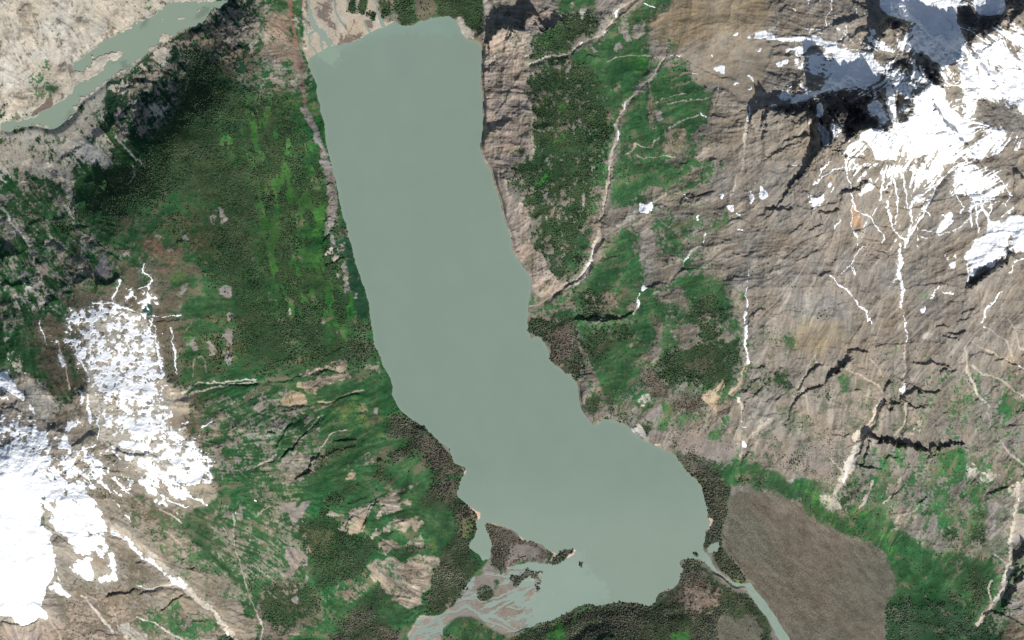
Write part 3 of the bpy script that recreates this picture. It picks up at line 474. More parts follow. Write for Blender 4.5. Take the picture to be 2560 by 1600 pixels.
LAND += """
P rbr 13 f=14,a=1 : 0,950 400,960 620,1090 640,1320 300,1460 0,1512
P for 13 f=9,a=1 : 380,420 600,320 760,380 860,480 1000,540 1080,560 1160,600 1100,700 1050,780 980,900 780,980 600,1010 480,780 500,700 380,560
P oli 13 f=20,a=1.4 : 440,560 600,500 740,540 660,680 470,660
P for 13 f=9,a=1.1 : 0,950 450,980 620,1100 600,1300 200,1440 0,1200
P for 13 f=8,a=1 : 620,220 820,30 960,20 960,100 760,180 640,310 600,290
P bri 13 f=10,a=1.2 : 100,120 400,80 480,150 240,210 150,190
P for 13 f=6,a=.9 : 1900,160 1950,200 2120,300 2060,500 2010,650 2130,780 1990,970 1870,1170 1720,1270 1580,1250 1600,1100 1720,1000 1650,900 1730,800 1740,660 1900,480 1880,300 1500,250 1600,150 1720,0 1930,0
P dead 13 f=8,a=.8 : 1720,0 1925,0 1905,160 2120,300 2060,480 1940,420 1960,300 1760,140
P yel 13 f=7,a=1 : 1980,340 2040,340 2050,480 1990,600 1960,480
P for 13 f=9,a=1.1 : 820,1300 1100,1060 1230,1000 1220,1130 1100,1250 1300,1350 1300,1512 500,1512
P dead 13 f=8,a=1.3 : 960,1440 1300,1380 1380,1512 900,1512
P rbr 13 f=9,a=1.6 : 600,1120 700,1100 740,1150 680,1200 780,1220 800,1290 640,1310
P rbr 13 f=10,a=1.8 : 740,1020 960,950 1100,990 1040,1060 900,1100 880,1180
P rbr 13 f=8,a=1.6 : 260,1050 340,1000 400,1010 380,1090 280,1090
P lil 13 f=2.5,a=.7 : 210,250 290,200 400,195 350,260 380,290 420,220 520,185 430,350 370,420 320,390 280,290
P lil 13 f=2.5,a=.7 : 265,605 340,640 470,690 490,800 400,810 330,950 290,950 220,880 330,850 270,680
P lil 13 f=4 : 30,720 80,710 120,780 60,800
P lil 13 f=3,a=1 : 450,910 500,930 480,975
P lil 13 f=3 : 310,1130 400,1090 400,1160 370,1170
P lil 13 f=3 : 20,1110 90,1100 80,1150
P lil 13 f=3 : 310,460 350,450 340,490
P roc 13 f=5,a=2 : 0,360 100,340 180,480 160,560 90,440 0,420
P roc 13 f=5,a=1.8 : 0,120 60,130 20,260 0,280
L str 13 4,2 : 0,340 80,280 160,250
P tan 13 f=2.5,a=.8 : 670,320 730,280 760,320 850,330 870,270 1000,230 1120,210 1150,150 1250,110 1400,60 1530,0 1430,100 1320,150 1250,190 1190,240 1110,220 1050,350 960,330 900,420 840,480 750,470 820,400 900,330 760,350
P sco 13 f=2.5,a=.8 : 840,490 920,350 1000,320 1050,280 1020,440 980,470 880,520
P tan 13 f=2.5,a=.9 : 1130,340 1150,290 1200,230 1210,180 1320,140 1380,190 1320,230 1460,190 1450,250 1290,300 1130,360
P mea 13 f=2 : 1370,250 1420,240 1430,270 1370,280
P tan 13 f=3,a=1.3 : 1080,510 1200,420 1320,370 1560,330 1500,390 1590,410 1500,500 1440,470 1300,480 1200,500 1110,560
P tan 13 f=3,a=.9 : 1180,580 1280,570 1400,610 1500,560 1560,520 1580,630 1360,630 1200,700 1170,640
P tan 13 f=3,a=.9 : 1030,810 1110,750 1210,730 1260,690 1320,720 1400,780 1430,720 1600,720 1730,720 1720,830 1650,900 1660,1000 1580,1060 1550,1180 1480,1200 1450,1260 1290,1160 1220,1060 1180,950 1100,920
P sco 13 f=4,a=1 : 1040,810 1100,790 1160,880 1240,930 1320,1080 1280,1100 1200,950 1120,930
P mea 13 f=3,a=1.6 : 1160,780 1250,860 1400,960 1540,1060 1500,1060 1340,970 1220,880
P mea 13 f=3,a=1.6 : 1230,740 1380,830 1440,920 1400,900 1290,810
P for 13 f=5,a=1 : 1220,690 1320,630 1560,640 1560,690 1400,720 1380,760 1300,690
P yel 13 f=5,a=1.3 : 1640,580 1700,560 1720,660 1620,720 1640,650
P rbr 13 f=7,a=1.5 : 1730,1150 1850,1110 1840,1190 1720,1220
P bri 13 f=6,a=1 : 710,1320 800,1310 790,1350 720,1350
P bri 13 f=6,a=1 : 200,590 260,600 250,650 200,640
L str 13 3,5 : 0,1230 40,1330 60,1400 20,1512
P snd 13 f=4,a=.3 : 2050,920 2190,860 2290,880 2419,850 2480,830 2700,830 2790,830 2830,900 2720,990 2680,1130 2660,1270 2640,1350 2419,1480 2300,1430 2240,1400 2150,1330 2060,1290 1900,1290 1780,1400 1750,1512 1380,1512 1440,1450 1540,1280 1720,1285 1870,1180 1960,1040
P wet 13 f=14,a=2.4,o=.6 : 2000,1000 2419,900 2650,1000 2600,1300 2300,1350 2050,1200 1900,1200
P bri 13 f=3 : 2080,880 2150,870 2140,910 2090,910
P dfor 13 f=4 : 1900,1110 1980,1000 2040,930 1960,1080 1870,1150
P for 13 f=2.5,a=.5 : 2090,1060 2150,1000 2220,1020 2250,1080 2200,1120 2110,1145 2085,1110
P mea 13 f=3 : 2200,1020 2240,940 2300,935 2300,980 2230,1040
P for 13 f=2 : 2390,920 2419,900 2440,920 2419,950
P mea 13 f=4,a=.4 : 1760,1420 1800,1360 1880,1300 2060,1285 2150,1360 2230,1420 2419,1490 2419,1560 1800,1560
P bro 13 f=6,a=.6 : 1860,1310 2060,1285 2130,1350 2000,1340 1900,1350
P yel 13 f=8,a=1 : 1940,1350 2050,1330 2150,1370 2120,1440 2020,1410
P for 13 f=6,a=1 : 1960,1400 2050,1400 2050,1450 1970,1450
P dead 13 f=4,a=.3 : 2160,402 2419,470 2519,570 2619,590 2719,650 2760,690 2720,780 2690,770 2660,730 2540,730 2419,800 2300,850 2220,800 2220,680 2240,600 2170,470
P gdr 13 f=6,a=.4 : 2419,560 2500,600 2600,620 2700,680 2690,740 2620,720 2500,740 2419,790 2340,830 2380,680
P for 13 f=5,a=1 : 2180,760 2300,760 2360,870 2290,900 2280,840
P for 23 f=3,a=.3 : 330,670 430,690 580,648 580,700 470,760 430,790 370,800 320,795 340,740
P for 23 f=3,a=.4 : 90,770 150,735 230,735 330,780 300,800 230,760 150,760 95,800
L san 23 4,3 : 420,690 390,730 350,795
P for 23 f=3,a=.4 : 0,910 90,880 170,830 190,860 240,870 300,850 270,990 240,1080 215,1000 230,920 170,890 100,950 70,980 30,985 0,950
P san 23 f=3,a=.6 : 100,940 170,900 220,920 200,970 110,975
P mea 23 f=3 : 0,800 90,770 130,780 40,800
P rbr 23 f=3 : 220,910 290,860 260,1000 235,1080
P rbr 23 f=4 : 230,1320 280,1280 320,1320 380,1310 330,1340 250,1350
P mea 23 f=7,a=.8 : 0,1480 200,1400 400,1320 560,1225 640,1190 750,1165 800,1185 1160,1150 1255,1195 1345,1160 1365,1105 1450,1030 1555,980 1600,890 1580,790 1585,750 1740,745 1830,850 1950,980 2100,1040 2230,1080 2330,1210 2419,1330 2419,1512 0,1512
P for 23 f=7,a=.5 : 0,1500 200,1420 400,1320 560,1225 640,1190 750,1165 800,1185 900,1165 1160,1150 1255,1195 1345,1160 1365,1105 1450,1030 1555,980 1600,890 1580,790 1585,750 1740,745 1830,850 1950,980 2100,1040 2230,1080 2330,1210 2419,1330 2540,1530 0,1530
P dead 23 f=12,a=1 : 1450,1040 1560,990 1610,890 1650,760 1730,760 1700,880 1900,980 2030,1030 1940,1110 1850,1250 1700,1280 1500,1200
P rbr 23 f=12,a=1.6 : 1540,1080 1700,1000 1950,1000 2030,1030 1940,1110 1850,1250 1700,1280 1560,1200
P out 23 f=12,a=1 : 1960,1300 2150,1250 2230,1200 2330,1330 2460,1512 1850,1512
P for 23 f=8,a=1 : 2080,1050 2230,1080 2330,1210 2200,1300 2050,1250 2000,1150
P bri 23 f=7,a=1 : 810,1320 880,1330 890,1390 820,1370
P bri 23 f=7,a=1 : 1050,1340 1110,1340 1090,1420
P bri 23 f=9,a=1.2 : 1280,1430 1400,1430 1420,1500
P bri 23 f=7,a=1 : 1540,1440 1640,1420 1690,1450 1640,1530 1540,1530
P bri 23 f=8,a=1,o=.8 : 400,1350 560,1270 700,1200 740,1230 600,1300 500,1370 330,1530 290,1530
P pal 23 f=3 : 370,1370 330,1430 270,1490 320,1430
P rbr 23 f=5 : 720,1320 800,1310 790,1370
P out 23 f=5,a=.7 : 2050,150 2200,90 2419,110 2569,160 2659,200 2749,280 2839,420 2979,440 3119,500 3299,560 3439,640 3549,730 3609,860 3649,1000 3599,1080 3529,1100 3529,1200 3489,1530 2619,1530 2519,1350 2419,1180 2240,960 2150,830 1990,600 2010,330
P for 23 f=4,a=.5 : 1745,0 1800,90 1820,190 1845,280 1840,350 1870,390 1870,460 1820,480 1800,660 1820,690 1840,640 1955,580 1960,660 1850,690 1880,710 1960,870 2080,950 2200,990 2240,960 1990,640 1980,480 2010,330 2060,150 2060,0
P yel 23 f=3,a=1 : 2060,905 2160,950 2240,960 2220,975 2120,960
P for 23 f=2.5,a=.3 : 1770,760 1800,755 1850,840 1940,950 1860,880
P for 23 f=2,a=.2 : 1708,678 1740,678 1782,722 1720,717
P for 23 f=2,a=.2 : 655,770 672,765 670,830 690,862 650,830 630,800
P for 23 f=2,a=.2 : 1553,706 1579,710 1569,738
L bea 23 3,3 : 0,460 60,500 110,562 210,583 280,598 340,657 430,690
L bea 23 5,3 : 600,655 590,690 540,730
L bea 23 3,4 : 1605,840 1600,890 1570,965 1500,1025 1400,1060
L bea 23 7,3 : 1872,390 1855,465
P bea 23 f=2 : 1205,1160 1250,1165 1260,1200
L bea 13 3,5 : 2000,245 2060,270 2110,310 2115,360
L bea 13 3,3 : 2155,405 2200,393 2300,420 2419,460
L bea 12 3,3 : 1990,1410 1970,1460
L bea 22 3,3 : 1360,1185 1400,1190
P mea F f=16,a=1.8 : 1250,700 1400,640 1470,560 1620,520 1672,640 1745,720 1762,860 1750,930 1640,1010 1500,990 1393,984 1358,871 1290,800
P mea F f=16,a=1.9 : 1480,60 1560,150 1660,190 1710,340 1680,420 1640,480 1450,530
P mea F f=20,a=2.1 : 1640,1060 1760,1090 1900,1130 2060,1080 2419,1080 2419,1512 2070,1512 2080,1400 1950,1240 1780,1160
P for 20 f=10,a=1.1 : 200,290 300,270 480,150 640,100 720,90 790,60 800,180 830,260 720,350 640,380 560,470 460,510 330,520 170,590 150,480 130,350
P mea 20 f=6,a=.8 : 430,0 800,0 790,80 640,110 480,140 420,40
P roc 20 f=4,a=1.6 : 540,80 640,60 690,90 580,120
P pal 20 f=3 : 640,90 720,80 680,170 650,180
P gry 20 f=5,a=.4 : 800,0 1010,0 1010,80 960,190 860,280 810,200 795,80
P mea 20 f=8,a=1 : 1000,200 1140,70 1240,80 1380,0 1520,0 1540,60 1440,110 1350,180 1280,260 1340,300 1240,380 1300,440 1320,520 1300,640 1290,760 1180,800 1160,860 1090,960 1050,1020 1010,1130 990,1230 960,1340 930,1500 830,1512 700,700 480,540 640,440 860,320
P mea 20 f=14,a=1.4 : 160,640 270,620 400,560 500,540 640,530 760,600 830,700 890,850 920,1000 950,1150 970,1250 930,1400 900,1600 200,1600 230,1400 200,1300 200,1100 180,960 100,860 150,700
P for 20 f=14,a=1.35 : 160,640 270,620 400,560 500,540 640,530 760,600 830,700 890,850 920,1000 950,1150 970,1250 930,1400 900,1600 200,1600 230,1400 200,1300 200,1100 180,960 100,860 150,700
P mea 20 f=10,a=1 : 480,530 640,450 900,590 1200,510 1320,520 1300,640 1290,760 1180,800 1090,960 1010,1130 990,1230 960,1250 940,1050 900,850 840,700 740,600
P bri 20 f=7,a=1.5 : 440,940 500,960 500,1100 470,1320 400,1340 440,1100
P bri 20 f=5,a=1.5 : 310,390 350,400 340,460 310,450
P bri 20 f=10,a=1.4 : 1100,560 1280,530 1290,600 1180,640 1060,640
P lil 20 f=3,a=1 : 1020,220 1090,150 1100,330 1130,400 1080,380
P lil 20 f=4,a=1 : 1130,220 1280,190 1240,340 1140,370
P lil 20 f=4,a=1 : 930,430 1000,380 1040,450 970,500
P lil 20 f=3 : 730,430 800,480 810,510 740,480
P lil 20 f=3 : 1200,440 1240,440 1220,490
P gry 20 f=5,a=.8 : 1310,440 1490,340 1420,440 1340,540 1310,700 1390,600 1500,440 1330,520
P gry 20 f=4,a=.7 : 1300,560 1430,480 1420,560 1340,690 1300,740
P lil 20 f=3 : 520,620 570,570 540,660 525,700
P lil 20 f=2.5 : 520,710 540,720 530,770
P pal 20 f=2.5 : 510,860 540,830 540,860
P lil 20 f=2.5 : 650,1000 670,1000 675,1075
P gry 20 f=4 : 360,1512 420,1420 400,1512
P rbr 20 f=6,a=1.6 : 900,920 960,940 930,1000 960,1140 920,1100
P rbr 20 f=6,a=1.8 : 930,780 1010,800 1000,880 950,860
L sra 20 5,6 : 1160,-10 1010,80 990,180 940,230 880,290 800,360
L sra 20 7,6 : 800,360 650,400 620,450 530,510 400,525 300,560 190,595 60,610 0,605
P olv 20 f=9,a=1 : 1380,150 1520,60 1540,0 2419,0 2419,280 2000,320 1700,420 1500,500 1500,340 1340,440 1340,200
P mea 20 f=5,a=1.5 : 1390,310 1460,220 1450,300 1380,370
P mea 20 f=12,a=2.2 : 1500,420 1740,310 1740,360 1560,500 1480,520
P smo 20 f=9,a=.7 : 1700,430 2200,310 2419,370 2419,700 2300,900 2210,1030 2100,900 1960,810 1850,820 1720,870 1690,700 1640,600 1520,500
P mea 20 f=8,a=1 : 1360,560 1480,560 1640,600 1690,660 1720,780 1800,820 1900,830 1900,960 1860,1100 1790,1200 1700,1260 1740,1380 1640,1420 1420,1440 1150,1512 930,1512 980,1340 1010,1250 1000,1190 1050,1030 1160,900 1240,790 1310,750
P oli 20 f=12,a=1.6 : 1740,850 1900,830 1900,930 1700,960
L rbr 20 6,4 : 1500,750 1560,725 1690,680
L rbr 20 8,6 : 1510,830 1620,790 1740,750
L pal 20 4,3 : 1350,980 1500,910 1640,880
L pal 20 5,3 : 1480,980 1640,960 1880,920
L rbr 20 4,3 : 1380,640 1520,610 1680,640
L rbr 20 12,14 : 1300,780 1310,900 1300,990 1320,1100 1340,1200
P lil 20 f=4 : 1340,1010 1400,1060 1440,1130 1400,1150 1350,1080
P lil 20 f=4 : 1410,1200 1470,1200 1470,1240 1420,1240
P rbr 20 f=6,a=1.3 : 1420,1270 1540,1200 1640,1200 1640,1300 1560,1440 1420,1430
L rbr 20 7,5 : 1230,960 1180,975
P rtb 20 f=8,a=.6 : 1900,860 2000,820 2090,900 2230,1060 2190,1512 1740,1512 1760,1380 1860,1260 1850,1120 1910,1000
L sra 20 6,7 : 1450,545 1400,600 1350,700 1310,750 1240,790 1180,830 1160,890 1060,1000 1010,1110 990,1190 1000,1250 980,1320 940,1420 920,1530
L sra 20 3,2 : 1310,520 1140,530 1060,540 970,550 900,580
L sra 20 4,3 : 1160,1360 1130,1420 1040,1480
L pal 20 2,2 : 1170,1360 1230,1395 1310,1400 1340,1350 1390,1300
L pal 20 3,3 : 1180,1470 1240,1495 1300,1490 1440,1470 1550,1490
L pal 20 4,4 : 1480,1210 1640,1130 1770,1090
L str 20 4,5 : 2225,1140 2200,1300 2195,1400 2185,1530
P pale 10 f=3,a=.5 : 2150,440 2250,340 2419,260 2419,1512 2150,1512 2120,1400 2130,1330 2150,1200 2150,950 2120,780 2125,560
P pale 20 f=4,a=.6 : 0,220 110,270 190,300 120,350 150,480 160,620 150,700 100,860 180,960 200,1100 200,1300 230,1400 190,1530 0,1530
P pale 20 f=4,a=.5 : 130,110 250,80 400,110 480,150 350,270 290,220 240,260 170,240
P mea 20 f=3 : 60,1230 110,1250 100,1280 60,1270
P for 20 f=6,a=1.3 : 0,1380 110,1390 120,1512 0,1512
P mea 21 f=14,a=1.4 : 0,-60 900,-60 930,100 890,280 860,400 820,500 780,700 740,850 700,1000 600,1130 450,1140 360,1050 320,900 200,850 130,650 200,450 30,330 0,300
P for 21 f=14,a=1.35 : 0,-60 900,-60 930,100 890,280 860,400 820,500 780,700 740,850 700,1000 600,1130 450,1140 360,1050 320,900 200,850 130,650 200,450 30,330 0,300
P bri 21 f=6,a=1.5 : 290,0 350,60 330,260 270,280
P mea 21 f=10,a=1.3 : 760,60 900,0 930,100 880,300 800,520 780,700 740,850 600,1130 500,1120 620,900 700,600 820,300
P pale 21 f=4,a=.6 : 0,360 100,400 150,500 160,620 130,680 200,840 300,880 350,1050 450,1150 570,1160 400,1270 280,1310 200,1250 180,1110 60,940 0,860
P pale 11 f=3,a=.5 : 2150,0 2330,0 2370,150 2380,300 2419,360 2419,800 2330,540 2300,400
P gry 11 f=5,a=.8 : 2330,0 2419,0 2419,60 2340,60
P ora 21 f=9,a=1,o=.6 : 60,520 130,520 150,600 60,580
P bro 21 f=9,a=1,o=.7 : 20,640 140,690 180,860 60,760
P rbr 21 f=9,a=1.6 : 400,440 600,500 560,560 380,520
P lil 21 f=3 : 650,320 690,320 680,480 650,400
P lil 21 f=3 : 300,300 340,300 330,370 300,375
P lil 21 f=3 : 340,80 380,0 370,60
P lil 21 f=3 : 310,500 360,560 330,600
P lil 21 f=3 : 430,880 530,870 510,910 430,905
P rbr 21 f=6,a=1.5 : 460,760 540,780 500,850
P mea 21 f=8,a=1 : 960,0 1440,0 1560,60 1640,180 1540,280 1450,320 1340,240 1310,230 1280,330 1190,380 1130,420 1020,420 920,500 900,600 910,330 930,150
P bri 21 f=12,a=1.6 : 1200,200 1280,200 1260,280 1200,260
P rbr 21 f=6,a=1.6 : 1280,20 1330,50 1320,90 1290,60
P rbr 21 f=5,a=1.6 : 1040,240 1090,180 1090,230 1060,300
P roc 21 f=5,a=1 : 1300,230 1360,260 1450,320 1350,390 1280,390 1330,300
P gry 21 f=5,a=.6 : 900,380 830,520 790,720 760,800 840,720 870,560 900,420
P pal 21 f=4,a=1.2 : 910,690 1000,640 1140,590 1190,510 1190,470 1120,500 1000,600 920,640
P roc 21 f=4,a=1 : 1000,500 1080,420 1130,430 1130,490 940,560
P rtb 21 f=9,a=1 : 1440,330 1640,320 1920,320 2200,380 2100,440 1900,520 1500,500 1380,420 1300,460
P mea 21 f=8,a=1 : 940,700 1110,620 1190,650 1220,720 1200,830 1220,950 1240,1050 1280,1110 1220,1180 1200,1260 1180,1330 1000,1450 980,1512 850,1512 560,1400 480,1270 600,1170 740,1030 800,960 860,770
P mea 21 f=8,a=1.3 : 1150,580 1190,530 1500,500 1640,560 1800,540 1830,580 1930,660 1900,720 1800,690 1700,640 1640,700 1650,900 1600,940 1530,870 1440,740 1360,640
P rbr 21 f=5,a=1.6 : 1430,610 1560,590 1520,660
P for 21 f=10,a=1.1 : 640,1240 900,1210 960,1280 1000,1400 870,1512 700,1512
P rbr 21 f=9,a=1.6 : 720,1290 960,1220 1000,1380 860,1500 760,1440
P mea 21 f=7,a=.9 : 1230,1230 1330,1220 1350,1290 1450,1400 1510,1512 1000,1512 1000,1450 1180,1410
P for 21 f=7,a=1 : 800,960 1100,880 1100,900 940,960 820,990
P dfor 21 f=7,a=1.2 : 480,1270 620,1180 700,1220 560,1300
P mea 21 f=7,a=.9 : 1590,1060 1880,1040 1840,1100 1900,1120 1990,1160 2050,1300 2090,1460 2000,1490 1880,1400 1700,1300 1530,1140
P for 21 f=9,a=1.3,o=.8 : 1700,1300 1860,1260 2050,1420 2100,1512 1700,1512
P rbr 21 f=8,a=1.4 : 1500,1220 1620,1260 1680,1400 1560,1380
P mea 21 f=7,a=1 : 1650,1000 1690,920 1760,940 1760,1010
P mea 21 f=6,a=1.3 : 1640,220 1720,210 1810,240 1810,290 1690,290
P mea 21 f=6,a=1 : 1660,100 1720,60 1800,60 1800,120 1700,150
P mea 21 f=9,a=2 : 1860,560 2020,460 2040,560 1940,640
P mea 21 f=5,a=1.5 : 2080,1260 2130,1270 2110,1300
P mea 21 f=5,a=1.5 : 2180,1240 2220,1240 2190,1380 2160,1350
P mea 21 f=6,a=1.6 : 2060,860 2110,860 2100,900
P gry 21 f=5,a=.6 : 1220,640 1260,600 1340,700 1380,950 1300,1080 1250,1060 1210,950
P pal 21 f=6,a=.8 : 1280,1080 1380,1030 1280,1160 1220,1180
P rtb 21 f=9,a=1 : 1340,950 1520,900 1620,960 1500,1160 1300,1190
P gry 21 f=9,a=1 : 1340,1240 1460,1260 1560,1400 1420,1350
L sra 21 5,8 : 940,-10 930,120 890,280 870,420 850,520 830,650 820,740
L str 21 9,8 : 820,740 770,840 740,940 720,1020 660,1100 590,1160
L sra 21 6,3 : 590,1160 450,1260 350,1310 240,1370 160,1400
L rbr 21 14,8 : 1100,640 1190,700
L str 21 5,4 : 1180,1400 1150,1460
L str 21 4,4 : 1780,800 1680,890 1620,990
L sra 21 5,5 : 2180,-10 2160,100 2130,140 2110,270 2070,330 2060,400
L roc 21 3,2 : 2260,40 2200,120
L sra 21 5,6 : 1450,330 1300,420
"""
